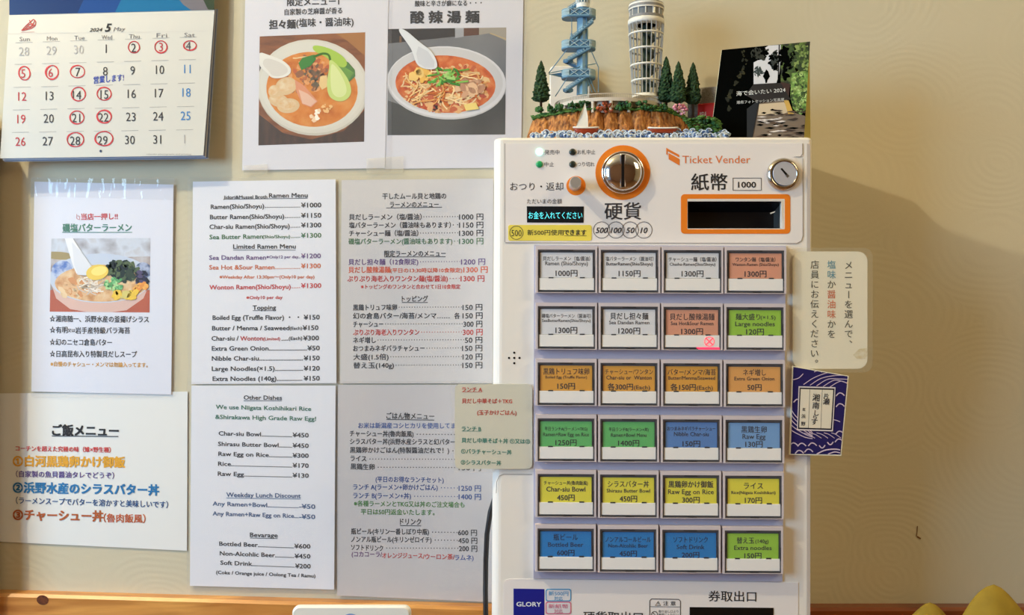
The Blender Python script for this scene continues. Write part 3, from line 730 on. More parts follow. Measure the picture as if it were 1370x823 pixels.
RP = mat((206, 52, 62), .6, name='red_pen')
for x, y, rx, ry in ((640, 225, 27, 27), (770, 224, 30, 29), (908, 219, 31, 23), (116, 349, 28, 32), (249, 347, 30, 33), (371, 343, 33, 30), (374, 451, 35, 34), (499, 447, 33, 31), (367, 563, 35, 32), (498, 558, 34, 32), (362, 667, 39, 34), (497, 664, 41, 35)):
    for k in range(2):
        for q in ring(x+random.uniform(-2, 2), y+random.uniform(-2, 2), rx*random.uniform(.94, 1.05), ry*random.uniform(.94, 1.05), 4.5, 24, random.uniform(-15, 15), .6):
            L_.flat([Z1(*p) for p in q], dt, RP)
T1('営業します!', 448, 592, 384, 38, (34, 62, 170), .015, -14)
for q in ring(482, 723, 4, 4, 6, 10): L_.flat([Z1(*p) for p in q], dt, mat((60, 76, 110)))
uline(L_, 30, 1010, 161, 1.2, (206, 202, 200), dt, -13, Z1)
T1('calendar photographs and printing', 700, 915, 737, 9, (160, 158, 160))
for pts in ([(103, 146), (125, 122), (150, 100), (160, 92), (172, 104), (168, 122), (150, 136), (120, 144), (103, 146)], [(120, 138), (138, 118), (160, 112)], [(128, 126), (150, 128), (168, 96)], [(110, 142), (140, 132), (165, 118)], [(140, 96), (152, 118), (146, 134)]):
    for q in stroke(pts, 4): L_.flat([Z1(*p) for p in q], dt, mat((176, 52, 52)))
uline(L_, 100, 165, 154, 1.8, (196, 130, 126), dt, -1, Z1)

# ---------------------------------------------------------------- ticket machine
DF = .160                                   # front face distance from the wall
mach = empty('ticket_machine', P(870, 1120, .08), 'white ramen ticket vending machine with four columns of menu buttons', 'vending machine')
mb = MB()
# body: rounded-edge cabinet
a, b = P(661, 186.3, DF-.012), P(1084.5, 188.2, DF-.012); bot = P(660, 1150, DF-.012).z
x0, x1, zt = a.x, b.x, a.z
n = 6; prof = [(x0, -.004)]
for k in range(n+1):
    an = math.pi*(1-k/n/2); prof.append((x0+.012+.012*math.cos(an), -(DF-.014)-.014*math.sin(an)))
for k in range(n+1):
    an = math.pi/2*(1-k/n); prof.append((x1-.006+.006*math.cos(an), -(DF-.008)-.008*math.sin(an)))
prof.append((x1, -.004)); m_ = len(prof)
ch = .003
def cap(z, s_):
    cx, cy = (x0+x1)/2, -DF/2
    return [(cx+(x-cx)*(1-s_/(x1-x0)*2), cy+(y-cy)*(1-s_/DF*2), z) for x, y in prof]
vs = cap(zt, ch) + cap(zt-ch*.3, ch*.4) + cap(zt-ch, 0) + cap(bot, 0)
fs = [tuple(range(m_)), tuple(reversed(range(3*m_, 4*m_)))]
for j in range(3):
    for i in range(m_): fs.append((j*m_+i, (j+1)*m_+i, (j+1)*m_+(i+1) % m_, j*m_+(i+1) % m_))
mb.add(vs, fs, MACH); body = mb.build('cabinet', mach)
def cut(o, pts, d0, d1):
    c = MB(); c.prism(pts, d0, d1, BLACK, 0, True); co_ = c.build('cutter')
    for q in (o, co_):
        bm = bmesh.new(); bm.from_mesh(q.data); bmesh.ops.remove_doubles(bm, verts=bm.verts, dist=1e-6); bmesh.ops.recalc_face_normals(bm, faces=bm.faces); bm.to_mesh(q.data); bm.free()
    md = o.modifiers.new('cut', 'BOOLEAN'); md.operation = 'DIFFERENCE'; md.object = co_; md.solver = 'EXACT'
    bpy.context.view_layer.update(); dg = bpy.context.evaluated_depsgraph_get()
    me = bpy.data.meshes.new_from_object(o.evaluated_get(dg)); o.modifiers.clear(); me.name = o.data.name; o.data = me
    bpy.data.objects.remove(co_)
SLOT = [(920, 268.3), (1048.3, 268.3), (1048.3, 305.8), (920, 305.8)]
cut(body, SLOT, DF-.045, DF+.01)
# side strip seen on the right, and seams
mb = MB(); mb.box(1079.5, 192, 1084, 900, DF-.01, DF+.0004, mat((196, 186, 180), .4)); mb.build('edge_strip', mach)
# upper face sheet with a rounded lower right corner and lock cutout line
GREY = mat((150, 142, 140), .5)
mb = MB()
mb.prism([(676, 192)]+[(1074, 192), (1074, 209.5)]+[(1062, 209.5)]+[(1074, 225), (1074, 316)]+[(1072, 322), (1066, 325.5)]+[(676, 324.5)], DF-.001, DF+.0006, FACE, 0, True); up = mb.build('upper_face_sheet', mach); cut(up, SLOT, DF-.045, DF+.01)
mb = MB(); g = DF+.0008
for pts in ([(1065, 209.8), (1071, 209.8), (1073.7, 206), (1073.7, 192)], [(676, 324.7), (1066, 325.7), (1072, 322.5), (1074.2, 316), (1074.2, 212)], [(675.5, 192), (675.5, 324)], [(662, 209), (662, 209.01)]):
    for q in stroke(pts, .8): mb.flat(q, g, GREY)
mb.build('seam', mach)
TX = lettering(mach); g = DF+.0009
def T11(s, x0, x1, y, em, col=(40, 38, 42), b=0.0, dy=0, shear=0, d=None, emit=0): T(TX, s, x0, x1, y, em, col, b, dy, d or g, Z11, shear=shear, emit=emit)
def T12(s, x0, x1, y, em, col=(30, 28, 30), b=0.0, dy=0): T(TX, s, x0, x1, y, em, col, b, dy, g, Z12)
T11('発売中', 431, 540, 130, 38, (70, 66, 70)); T11('中止', 430, 499, 219, 38, (70, 66, 70)); T11('お札中止', 672, 804, 129, 38, (70, 66, 70)); T11('つり切れ', 672, 798, 218, 38, (70, 66, 70))
T11('おつり・返却', 178, 568, 382, 66, (50, 46, 48)); T11('ただいまの金額', 302, 558, 491, 40, (60, 56, 60))
T11('硬貨', 872, 1138, 563, 136, (50, 46, 50), .012)
for x, s, w_ in ((850, '500', 84), (955, '100', 76), (1060, '50', 58), (1160, '10', 48)):
    T11(s, x-w_/2-2, x+w_/2+2, 702, 58, (50, 48, 56), .02, 0, .25)
    for q in ring(x, 701, 60, 60, 4, 36): TX.flat([Z11(*p) for p in q], g, mat((60, 58, 64)))
T12('Ticket Vender', 290, 790, 181, 80, (226, 120, 50)); T12('紙幣', 356, 620, 350, 134, (34, 30, 32), .012)
T12('1000', 700, 830, 367, 60, (34, 30, 32), .022)
for q in stroke([(662, 320), (870, 320), (870, 410), (662, 410), (662, 318)], 4): TX.flat([Z12(*p) for p in q], g, mat((60, 50, 50)))
# ticket symbol
mb = MB()
for pts in ([(172, 97), (190, 108), (268, 150), (268, 168), (182, 122), (182, 152), (172, 144)], [(188, 135), (270, 180), (270, 228), (190, 182)]):
    mb.flat([Z12(*p) for p in pts], g, mat((232, 124, 40)))
mb.build('ticket_symbol', mach)
# indicator lamps
for i, (x, y, c, e, nm) in enumerate(((721.8, 203.3, (150, 255, 232), 5, 'lit white-green lamp'), (721.6, 220, (30, 150, 90), .15, 'dim green lamp'), (766, 203.6, (34, 44, 42), 0, None), (766, 220, (34, 44, 42), 0, None))):
    c_ = P(x, y, DF); mb = MB(); mb.lathe_y(c_, [(.0044, DF), (.0044, DF+.0008), (.0042, DF+.0018), (.003, DF+.0026), (.0012, DF+.003)], mat(c, .3, emit=e, coat=.3), 20)
    o = mb.build('indicator_lamp', mach)
    if nm: o['label'] = nm
# coin slot
c_ = P(833.2, 231, DF)
mb = MB(); mb.lathe_y(c_, [(.0345, DF), (.0345, DF+.0009)], ORANGE, 48, False); o = mb.build('coin_slot_ring', mach); o['label'] = 'orange ring'
c_ = P(833.4, 230.5, DF+.006)
mb = MB(); mb.lathe_y(c_, [(.0272, DF), (.0272, DF+.004), (.0262, DF+.0062), (.0245, DF+.0066), (.0238, DF+.006), (.0232, DF+.0082), (.020, DF+.0108), (.014, DF+.0128), (.007, DF+.0138), (.002, DF+.0141)], CHROME, 48)
cs = mb.build('coin_slot', mach); cs['label'] = 'chrome coin slot boss'
mb = MB(); mb.prism(rrect(831.4, 207, 835.2, 250, 1.2), DF+.008, DF+.0150, BLACK); mb.build('coin_slit', cs)
mb = MB(); mb.prism(rrect(829.6, 205.5, 837, 251.5, 1.6), DF+.004, DF+.0135, CHROME, .001); mb.build('slit_frame', cs)
# return knob
c_ = P(770.6, 248.6, DF); mb = MB(); mb.lathe_y(c_, [(.0122, DF), (.0122, DF+.0009)], ORANGE, 36, False); mb.build('return_knob_ring', mach)['label'] = 'small orange ring'
c_ = P(769.9, 243.7, DF+.030)
mb = MB(); mb.lathe_y(c_, [(.0078, DF), (.0078, DF+.001), (.0072, DF+.002), (.0072, DF+.0285), (.0066, DF+.030)], STEEL, 28, False); mb.build('return_knob', mach)['label'] = 'brushed steel change return knob'
# display
mb = MB(); mb.prism([Z11(*p) for p in ((301, 527), (719, 528), (717, 648), (302, 646))], DF-.001, DF+.0010, mat((14, 26, 34), .15, coat=.6)); o = mb.build('display', mach); o['label'] = 'dark display with cyan characters'
dm = lettering(o, 'display_text'); T(dm, 'お金を入れてください', 313, 708, 594, 58, (90, 226, 236), 0, 0, DF+.0012, Z11, emit=.9)
# yellow sticker
mb = MB(); mb.prism([Z11(x, y) for x, y in rrect(164, 664, 776, 780, 16)], DF-.001, DF+.0011, mat((238, 218, 90), .45)); o = mb.build('yellow_sticker', mach)
ym = lettering(o, 'sticker_text'); gy = DF+.0013
T(ym, '500', 188, 262, 722, 66, (40, 38, 44), .0, 0, gy, Z11); T(ym, '新500円使用', 305, 570, 720, 44, (40, 38, 36), .008, 0, gy, Z11); T(ym, 'できます', 574, 736, 719, 44, K, .035, 0, gy, Z11)
uline(ym, 576, 740, 743, 3, K, gy, 0, Z11)
for q in ring(224, 721, 49, 49, 4, 32): ym.flat([Z11(*p) for p in q], gy, mat((60, 56, 60)))
# banknote slot
mb = MB()
mb.frame(rrect(911, 259.8, 1057.3, 312.8, 5), rrect(919.5, 266, 1050, 306.8, 1), DF-.001, DF+.0010, ORANGE, DF-.002); o = mb.build('banknote_slot_surround', mach); o['label'] = 'orange rounded surround'
mb = MB(); q = [(920, 268.3), (1048.3, 268.3), (1048.3, 305.8), (920, 305.8)]
fr = [P(x, y, DF+.0008) for x, y in q]; bk = [Vector((p.x+(.004 if i in (0, 3) else -.006), -(DF-.028), p.z+(-.012 if i < 2 else .004))) for i, p in enumerate(fr)]
mb.frame([(919.3, 266), (1050.2, 266), (1050.2, 307), (919.3, 307)], q, DF+.0003, DF+.0008, mat((236, 230, 222), .5), DF+.0006)
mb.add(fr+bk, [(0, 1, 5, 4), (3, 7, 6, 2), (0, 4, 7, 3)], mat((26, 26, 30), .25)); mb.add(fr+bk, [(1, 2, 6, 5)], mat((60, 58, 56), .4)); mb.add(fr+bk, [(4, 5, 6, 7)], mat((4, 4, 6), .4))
mb.build('banknote_slot', mach)['label'] = 'black recessed banknote slot'
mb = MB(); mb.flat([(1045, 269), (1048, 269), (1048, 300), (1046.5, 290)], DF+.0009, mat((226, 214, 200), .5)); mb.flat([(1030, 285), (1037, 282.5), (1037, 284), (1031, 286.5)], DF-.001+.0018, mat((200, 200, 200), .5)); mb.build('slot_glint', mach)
# lock
c_ = P(1048.3, 233.3, DF+.003)
mb = MB(); mb.lathe_y(c_, [(.0207, DF), (.0207, DF+.002), (.0195, DF+.0045), (.0172, DF+.0062), (.0160, DF+.0064), (.0153, DF+.0052)], mat((206, 196, 184), .16, 1, name='nickel'), 40, True, False); lk = mb.build('lock', mach); lk['label'] = 'nickel key lock'
c_ = P(1050.6, 232.0, DF+.0058)
mb = MB(); mb.lathe_y(c_, [(.0153, DF+.001), (.0153, DF+.0056), (.0149, DF+.0058)], mat((214, 220, 240), .5, .75, name='lock_face'), 40, False); mb.build('lock_face', lk)
mb = MB(); mb.flat([Z12(*p) for p in ((1010, 252), (1022, 246), (1062, 290), (1052, 302))], DF+.0060, BLACK); mb.flat([Z12(*p) for p in ((1048, 300), (1062, 288), (1076, 304), (1062, 318))], DF+.0061, mat((150, 150, 156), .4, 1)); mb.build('keyhole', lk)
# speaker holes
for x, y in ((688, 472), (681, 479), (688, 479), (695, 479), (688, 486)):
    mb = MB(); mb.lathe_y(P(x, y, DF+.0004), [(.0014, DF), (.0014, DF+.0004)], BLACK, 12, False); mb.build('speaker_hole', mach)
# body panel outline beneath the lunch sign
# button field base
def bc(c, r): return (757.9+84.3*c-r*(.22+.16*c), [362.5, 438.2, 513.6, 588.4, 662.8, 735.8][r]+c*(.33+.11*r))
TRAY = mat((184, 182, 204), .45, name='button_tray')  # bluish shade of the recessed strips is put into this colour
mb = MB()
mb.prism([(714.6, 327.5), (1051.5, 329), (1046.8, 778.4), (713.6, 774.2)], DF-.001, DF+.0022, TRAY); mb.build('button_field', mach)
DARK = mat((84, 82, 86), .35, name='dark_frame'); DARK2 = mat((52, 50, 52), .35); WHITE = mat((240, 238, 238), .35, name='lamp_window', coat=.2)
CLEAR = film('clear_cover', (250, 250, 255), .03, .05, 8, .03)
W_, O_, G_, B_, Y_, DB = (234, 234, 240), (228, 164, 60), (98, 190, 110), (88, 136, 204), (236, 226, 70), (16, 128, 206)
SAL, LG, LB2, LO = (228, 160, 132), (156, 206, 66), (120, 168, 224), (232, 168, 92)
INK, INKB = (44, 42, 50), (10, 34, 74)
# (card colour, ink, [(text, half width, dy, em, bold)])
CARDS = [
 [(W_, [('貝だしラーメン（塩/醤油）', 31.5, -16.6, 6.4, 0), ('Ramen (Shio/Shoyu)', 28.5, -10.4, 7.6, 0), ('1000円', 14.5, 4, 11, .01)]),
  (W_, [('塩バターラーメン（醤油可）', 32, -16.6, 6.4, 0), ('ButterRamen(Shio/Shoyu)', 31, -10, 6.2, .01), ('1150円', 14.5, 4, 11, .01)]),
  (W_, [('チャーシュー麺（塩/醤油）', 32, -16.2, 6.6, .005), ('Chashu-Ramen(Shio/Shoyu)', 30.5, -9.8, 5.6, .005), ('1300円', 14.5, 4, 11, .01)]),
  (SAL, [('ワンタン麺（塩/醤油）', 26.5, -16.2, 6.6, .005), ('Wanton-Ramen (Shio/Shoyu)', 31, -9.8, 5.4, .005), ('1300円', 14.5, 4, 11, .01)])],
 [(W_, [('磯塩バターラーメン（醤油可）', 33, -15.6, 6.2, 0), ('SeaButterRamen(Shio/Shoyu)', 32.5, -9.6, 5.8, 0), ('1300円', 14.5, 4.6, 11, .015)]),
  (W_, [('貝だし担々麺', 25.5, -15.6, 10, .01), ('Sea Dandan Ramen', 27, -7.4, 6.8, .005), ('1200円', 14.5, 5, 11, .015)]),
  (SAL, [('貝だし酸辣湯麺', 30, -15.2, 10, 0), ('Sea Hot&Sour Ramen', 28.5, -6.6, 7, 0), ('1300円', 14.5, 5.4, 11, .01)]),
  (LG, [('麺大盛り', 16.5, -15.6, 9.6, 0, -9.5), ('(×1.5)', 10, -15, 7, 0, 17.5), ('Large noodles', 26.5, -6.4, 8.6, .005), ('120円', 11.8, 5.4, 11, .01)])],
 [(O_, [('黒鶏トリュフ味卵', 31, -16.6, 9.6, 0), ('Boiled Egg (Truffle Flavor)', 28, -9.2, 5.2, 0), ('150円', 11.8, 4, 10.5, .01)]),
  (O_, [('チャーシュー/ワンタン', 32.5, -16.8, 8.2, 0), ('Char-siu or  Wanton', 30.5, -9.2, 7.4, .005), ('各300円', 17, 4.4, 10.5, .01, -11.5), ('(Each)', 10.8, 5, 8.4, 0, 17.5)]),
  (O_, [('バター/メンマ/海苔', 32.5, -16.8, 9, 0), ('Butter/Menma/Seaweed', 31.5, -9.2, 6.8, 0), ('各150円', 17, 4.4, 10.5, .01, -11.5), ('(Each)', 10.8, 5, 8.4, 0, 17.5)]),
  (LO, [('ネギ増し', 15.5, -16.8, 9.4, 0), ('Extra Green Onion', 27, -8.8, 7, 0), ('50円', 9.5, 4, 10.5, .01)])],
 [(G_, [('平日ランチA(ラーメン+TKG)', 29, -14.6, 6, 0), ('Ramen+Raw Egg on Rice', 31, -7.4, 7, 0), ('1250円', 14.2, 4.8, 10.5, .01)]),
  (G_, [('平日ランチB(ラーメン+丼)', 27, -14.4, 6, 0), ('Ramen+Bowl Menu', 24, -7.2, 7, 0), ('1400円', 14.2, 4.8, 10.5, .01)]),
  (B_, [('おつまみネギバラチャーシュー', 32.5, -16.2, 6.2, .005), ('Nibble Char-siu', 23.5, -9.2, 8, 0), ('150円', 11.8, 5, 10.5, .01)]),
  (LB2, [('黒鶏生卵', 17.2, -15.6, 10, 0), ('Raw Egg', 15.5, -6.6, 9.4, 0), ('130円', 11.6, 5, 10.5, .005)])],
 [(Y_, [('チャーシュー丼(魯肉飯風)', 30, -16.6, 6.2, .005), ('Char-siu Bowl', 26.5, -8.6, 9.2, .01), ('450円', 11.8, 4, 10.5, .015)]),
  (Y_, [('シラスバター丼', 28, -15.8, 9.6, .005), ('Shirasu Butter Bowl', 29.5, -7.2, 7.2, .005), ('450円', 11.8, 4.8, 10.5, .015)]),
  (Y_, [('黒鶏卵かけ御飯', 30.5, -16.2, 9.8, .012), ('Raw Egg on Rice', 31, -6.6, 9.2, .005), ('300円', 11.8, 5.6, 10.5, .012)]),
  (Y_, [('ライス', 13, -15, 10, .005), ('Rice(Niigata Koshihikari)', 30, -6.2, 5.8, .008), ('170円', 11.6, 5.4, 10.5, .01)])],
 [(DB, [('瓶ビール', 16.8, -17, 9.6, 0), ('Bottled Beer', 24, -7.4, 8.6, 0), ('600円', 11.8, 4.8, 10.2, .01)]),
  (DB, [('ノンアルコールビール', 31, -14.8, 8.6, 0), ('Non-Alcohlic Beer', 27, -6.8, 7.2, 0), ('450円', 11.8, 5, 10.2, .01)]),
  (DB, [('ソフトドリンク', 23.5, -15.4, 9, 0), ('Soft Drink', 19, -6, 8.6, 0), ('200円', 11.8, 6, 10.2, .01)]),
  (LG, [('替え玉', 11.8, -15.2, 9.4, .005, -10), ('(140g)', 9, -14.4, 7, 0, 12), ('Extra noodles', 25.5, -5.6, 8.2, .005), ('150円', 11.6, 6.2, 10.2, .01)])]]
for r in range(6):
    for c in range(4):
        cx, cy = bc(c, r); k = 1-.004*r
        dB = DF+.012
        def R(l, t_, rr, b_): return [(cx+l*k, cy+t_), (cx+rr*k, cy+t_+.35), (cx+rr*k, cy+b_+.35), (cx+l*k, cy+b_)]
        mb = MB()
        out = R(-41.2, -33.4, 41.2, 29.3); inn = R(-38.4, -28.6, 38.6, 28.6)
        # tapering sides: front outline to a wider foot on the tray
        o_ = [P(x, y, dB) for x, y in out]; cxw = sum(p.x for p in o_)/4
        foot = [Vector((p.x+(-.0006 if p.x < cxw else .0006), -(DF+.002), p.z+(.0 if i < 2 else -.0))) for i, p in enumerate(o_)]
        i_ = [P(x, y, dB) for x, y in inn]; ib = [Vector((p.x, -(dB-.004), p.z)) for p in i_]
        fs = []
        for q in range(4):
            w2 = (q+1) % 4; fs += [(q, w2, 4+w2, 4+q), (q, 8+q, 8+w2, w2), (4+q, 4+w2, 12+w2, 12+q)]
        mb.add(o_+i_+foot+ib, fs, HOUS)
        org = P(cx, cy, dB)
        bt = mb.build('ticket_button', mach, org)
        bt['label'] = 'button for ' + next(t_[0] for t_ in CARDS[r][c][1] if t_[0].isascii() and t_[0] != '(×1.5)' and t_[0] not in ('(Each)', '(140g)'))
        mb = MB(); mb.frame(R(-38.4, -28.6, 38.6, 28.6), R(-36.6, -26.4, 36.8, 26.8), dB-.004, dB-.0006, DARK, dB-.005)
        mb.flat(R(-36.6, -26.4, 36.8, 26.8), dB-.0045, mat((120, 118, 122), .4))
        for l, t_, rr, b_ in ((-9, -29, 9, -27), (-4, 27, 8, 28.6), (-38.4, -12, -37, 6), (37.2, -6, 38.6, 12)): mb.flat(R(l, t_, rr, b_), dB-.0004, DARK2)
        mb.build('bezel', bt)
        col = CARDS[r][c][0]
        mb = MB(); mb.prism(R(-35, -24.6, 35, 9), dB-.0045, dB-.0026, mat(col, .5, coat=.15, name='menu_card')); mb.build('menu_card', bt)
        mb = MB(); mb.prism(R(-37, 9.4, 37, 25.6), dB-.0045, dB-.0012, WHITE, .0003)
        mb.build('lamp_window', bt)
        for l in (-24, 18): mb = MB(); mb.box(cx+l, cy+8.4, cx+l+6.5, cy+9.9, dB-.003, dB-.0010, DARK2); mb.build('clip', bt)
        lt = MB(); later(lt, 'card_text', bt)
        for it in CARDS[r][c][1]:
            s, hw, dy, em, b_ = it[:5]; ox = it[5] if len(it) > 5 else 0
            ink = INKB if col == DB else INK
            if dy > 3: dy -= 1.1; em *= .93
            T(lt, s, cx+ox-hw*k, cx+ox+hw*k, cy+dy, em, ink, b_+.004, .2, dB-.0024)
        mb = MB(); mb.flat(R(-36.8, -26.4, 37, 9.2), dB-.0014, CLEAR); mb.build('clear_cover', bt)
        if (r, c) == (1, 2):
            e = mat((255, 70, 84), .4, emit=1.6, name='sold_out_red'); mb = MB()
            for q in stroke([(944, 452), (954, 462)], 1.6)+stroke([(954, 452), (944, 462)], 1.6)+ring(949, 457, 6.5, 6.2, .9, 16): mb.flat(q, dB-.0009, e)
            o = mb.build('sold_out_mark', bt); o['label'] = 'glowing red cross'
            mb = MB(); mb.flat(R(6, 25.6, 37, 28.4), dB-.0005, mat((255, 60, 96), .4, emit=.9)); mb.build('red_light_strip', bt)
# lower face sheet and its stickers
mb = MB(); mb.prism([(673.5, 900), (673.5, 783)]+[(676, 776.5), (682, 774.6)]+[(1068, 779.5), (1068, 900)], DF-.001, DF+.0006, FACE); mb.build('lower_face_sheet', mach)
g = DF+.0009
mb = MB(); mb.prism([Z13(*p) for p in ((140, 142), (263, 144), (263, 330), (140, 330))], DF, DF+.0009, mat((22, 30, 140), .4)); o = mb.build('maker_plate', mach); o['label'] = 'dark blue plate with white capital letters'
q_ = lettering(o, 'plate_text'); T(q_, 'GLORY', 152, 250, 203, 25, (226, 230, 240), .03, 1, DF+.0011, Z13)
def badge(x0, y0, x1, y1, c, l1, l2, name):
    mb = MB(); mb.prism([Z13(x, y) for x, y in rrect(x0, y0, x1, y1, 9)], DF, DF+.0010, mat(c, .5)); o = mb.build(name, mach)
    mb = MB(); mb.flat([Z13(x, y) for x, y in rrect(x0+4, y0+4, x1-4, y1-4, 7)], DF+.00105, mat((222, 220, 226), .5)); mb.build('badge_field', o)
    q_ = lettering(o, 'badge_text'); T(q_, l1, x0+12, x1-12, y0+18, 19, c, .01, 1, DF+.0012, Z13); T(q_, l2, x0+34, x1-34, y0+38, 18, c, .01, 1, DF+.0012, Z13)
badge(268, 143, 370, 193, (74, 154, 206), '新500円', '対応', 'blue_badge'); badge(268, 194, 370, 244, (214, 110, 142), '新紙幣', '対応', 'pink_badge')
T(TX, '券取出口', 917, 1107, 172, 46, (34, 32, 34), .008, 2, g, Z13); T(TX, '硬貨取出口', 418, 655, 256, 50, (34, 32, 34), .008, 2, g, Z13)
mb = MB()
for q in stroke([(683, 320), (683, 190), (690, 183), (798, 185), (805, 192), (805, 320)], 3)+stroke([(683, 214), (805, 215)], 2): mb.flat([Z13(*p) for p in q], g, mat((70, 66, 66)))
for q in stroke([(706, 209), (716, 193), (726, 209), (704, 209)], 2)+ring(702, 245, 12, 12, 2.5, 20)+stroke([(694, 236), (710, 254)], 2.5)+stroke([(716, 199), (716, 205)], 2): mb.flat([Z13(*p) for p in q], g, mat((50, 46, 46)))
mb.build('caution_panel', mach)
T(TX, '注 意', 736, 786, 201, 19, K, .01, 0, g, Z13); T(TX, '取り出し口より', 718, 797, 233, 12, K, .0, 0, g, Z13); T(TX, '無理に入れない', 718, 797, 246, 12, K, .0, 0, g, Z13)
mb = MB(); mb.prism([Z13(*p) for p in ((842, 216), (1176, 219), (1176, 340), (842, 340))], DF, DF+.0012, mat((8, 8, 8), .4)); mb.build('ticket_outlet', mach)['label'] = 'black ticket outlet opening'
# raised door panel line at left of the buttons
mb = MB()
for q in stroke([(664, 660), (664.5, 645), (668, 637), (674, 634.5), (712, 635)], .8): mb.flat(q, DF+.0005, GREY)
mb.build('door_seam', mach)

# ---- lunch sign taped on the machine's left front
d = DF+.0030
mb = MB(); t = empty('lunch_sign', P(660, 632, d), 'small cream laminated lunch sign with red and green writing, taped to left of buttons', 'sign')
mb.prism([(x+ (3 if False else 0), y) for x, y in rrect(608.5, 514, 712, 627.5, 7)], d-.0004, d, mat((226, 222, 206), .45, coat=.15, name='cream_card')); mb.build('card', t)
mb = MB(); mb.flat([(603, 510), (714.5, 514), (714.5, 632), (607, 632)], d+.0008, film('sign_laminate', (232, 228, 206), .06, .15, 20)); mb.build('laminate', t)
L_ = lettering(t); dt = d+.0003
def T14(s, x0, x1, y, em, col, b=.025, dy=2): T(L_, s, x0, x1, y, em, col, b, dy, dt, Z14)
R1, G1 = (206, 66, 50), (44, 136, 120)
T14('ランチ A', 106, 264, 124, 42, R1); uline(L_, 106, 264, 143, 3, R1, dt, 1, Z14); T14('貝だし中華そば＋TKG', 106, 500, 215, 42, R1); T14('(玉子かけごはん)', 226, 534, 306, 42, R1)
T14('ランチ B', 104, 256, 433, 42, G1); uline(L_, 104, 256, 452, 3, G1, dt, 1, Z14); T14('貝だし中華そば＋丼 ①又は②', 104, 640, 524, 42, G1, dy=10); T14('①バラチャーシュー丼', 100, 496, 610, 42, G1, dy=9); T14('②シラスバター丼', 98, 414, 697, 42, G1, dy=7)
# ---- vertical sign at the machine's right
t = empty('instruction_sign', P(1112, 496, d), 'cream laminated sign with vertical Japanese writing at right edge of machine', 'sign')
mb = MB(); mb.prism(rrect(1060.5, 336.5, 1160.5, 493.5, 13), d-.0004, d, mat((248, 240, 220), .45, name='cream_card_two')); mb.build('card', t)
mb = MB(); mb.flat(rrect(1053, 331.5, 1167.5, 498.5, 12), d+.0008, film('sign_laminate_two', (226, 222, 200), .12, .2, 16)); mb.build('laminate', t)
L_ = lettering(t); dt = d+.0003
def col_v(s, x, y0, y1, cols, em=33, dx=0):
    n = len(s)
    for i, chh in enumerate(s):
        y = y0+(y1-y0)*i/(n-1); c = cols(i)
        xx = x + dx*i/(n-1)
        if chh in '、。': T(L_, chh, xx+em*.55, None, y-em*.5, em, c, .004, d=dt, z=Z15, center=True)
        else: T(L_, chh, xx, None, y, em, c, .004, d=dt, z=Z15, center=True, rot=90 if chh == 'ー' else 0)
TK, TB, TR = (64, 60, 48), (88, 160, 182), (226, 112, 62)
col_v('メニューを選んで、', 262, 96, 384, lambda i: TK, 33)
col_v('塩味か醤油味かを', 199, 94, 349, lambda i: TB if i < 2 else (TR if 3 <= i <= 5 else TK), 33)
col_v('店員にお伝えください。', 138, 94, 456, lambda i: TK, 33, -2)
mb = MB(); mb.flat([Z15(*p) for p in ((278, 426), (300, 404), (328, 400), (333, 420), (322, 440), (292, 440))], d+.0002, mottled([(222, 204, 160), (238, 230, 208)], 200, .5)); mb.build('stain', t)
# ---- navy packet
dpk = plane_d((1057, 500, DF+.0055), (1057, 610, DF+.0055), (1135, 550, DF+.0095))
t = empty('seaweed_packet', P(1094, 610, DF+.005), 'navy patterned packet with white title panel, hanging below the cream sign', 'packet')
QK = [(1060, 489.5), (1135.5, 503), (1125.5, 610), (1055.5, 608.5)]
mb = MB(); mb.grid(QK, dpk, mat((238, 230, 206), .4), 8, 6, .003); mb.build('packet_body', t)
QN = [Z16(*p) for p in ((98, 142), (430, 200), (386, 678), (82, 674))]
NAVY = mat((34, 30, 92), .35, coat=.3)
mb = MB(); mb.grid(QN, lambda x, y: dpk(x, y)+.0002, NAVY, 10, 8); mb.build('navy_front', t)
A = Art(QN, lambda x, y: dpk(x, y)+.0006, Z16); A.q = QN
PK = mat((206, 186, 206), .5)
for k in range(5): A.curve([(160+k*40, 250+k*4), (230+k*40, 205+k*6), (330+k*30, 172+k*22), (430, 170+k*24)], 4.5, PK)
for k in range(5): A.curve([(84, 400+k*32), (110, 440+k*26), (170, 500+k*18), (215, 545+k*9)], 5, PK)
A.curve([(94, 220), (130, 210), (158, 184)], 5, PK); A.curve([(225, 172), (250, 164), (274, 174)], 5, PK)
for x, y in ((150, 614), (215, 612), (100, 612), (135, 658), (192, 650), (385, 306), (385, 372), (382, 540), (378, 588), (125, 345)): A.curve([(x-26, y+14), (x-8, y-4), (x+10, y-2), (x+26, y+12)], 7, PK)
for x, y in ((272, 628), (322, 608)): A.curve([(x-16, y-6), (x-4, y+8), (x+8, y+8), (x+20, y-8)], 7, PK)
for k in range(5): A.curve([(150+k*45, 545), (190+k*42, 555), (230+k*40, 578)], 4, PK)
A.curve([(240, 676), (290, 652), (350, 645), (384, 650)], 8, PK); A.curve([(310, 676), (350, 662), (384, 668)], 7, PK); A.curve([(345, 465), (365, 470), (384, 478)], 5, PK)
A.poly([(130, 260), (356, 266), (340, 536), (120, 530)], mat((216, 206, 208), .5)); A.poly([(136, 268), (350, 274), (334, 528), (126, 522)], mat((16, 14, 34), .5)); A.poly([(143, 277), (342, 283), (327, 519), (134, 513)], mat((226, 216, 196), .5))
A.strokes([(199, 280), (190, 515)], 2.5, mat((60, 54, 60))); A.strokes([(275, 280), (266, 518)], 2.5, mat((60, 54, 60)))
A.mb.build('packet_print', t)
L_ = lettering(t); dk = lambda x, y: dpk(x, y)+.0013
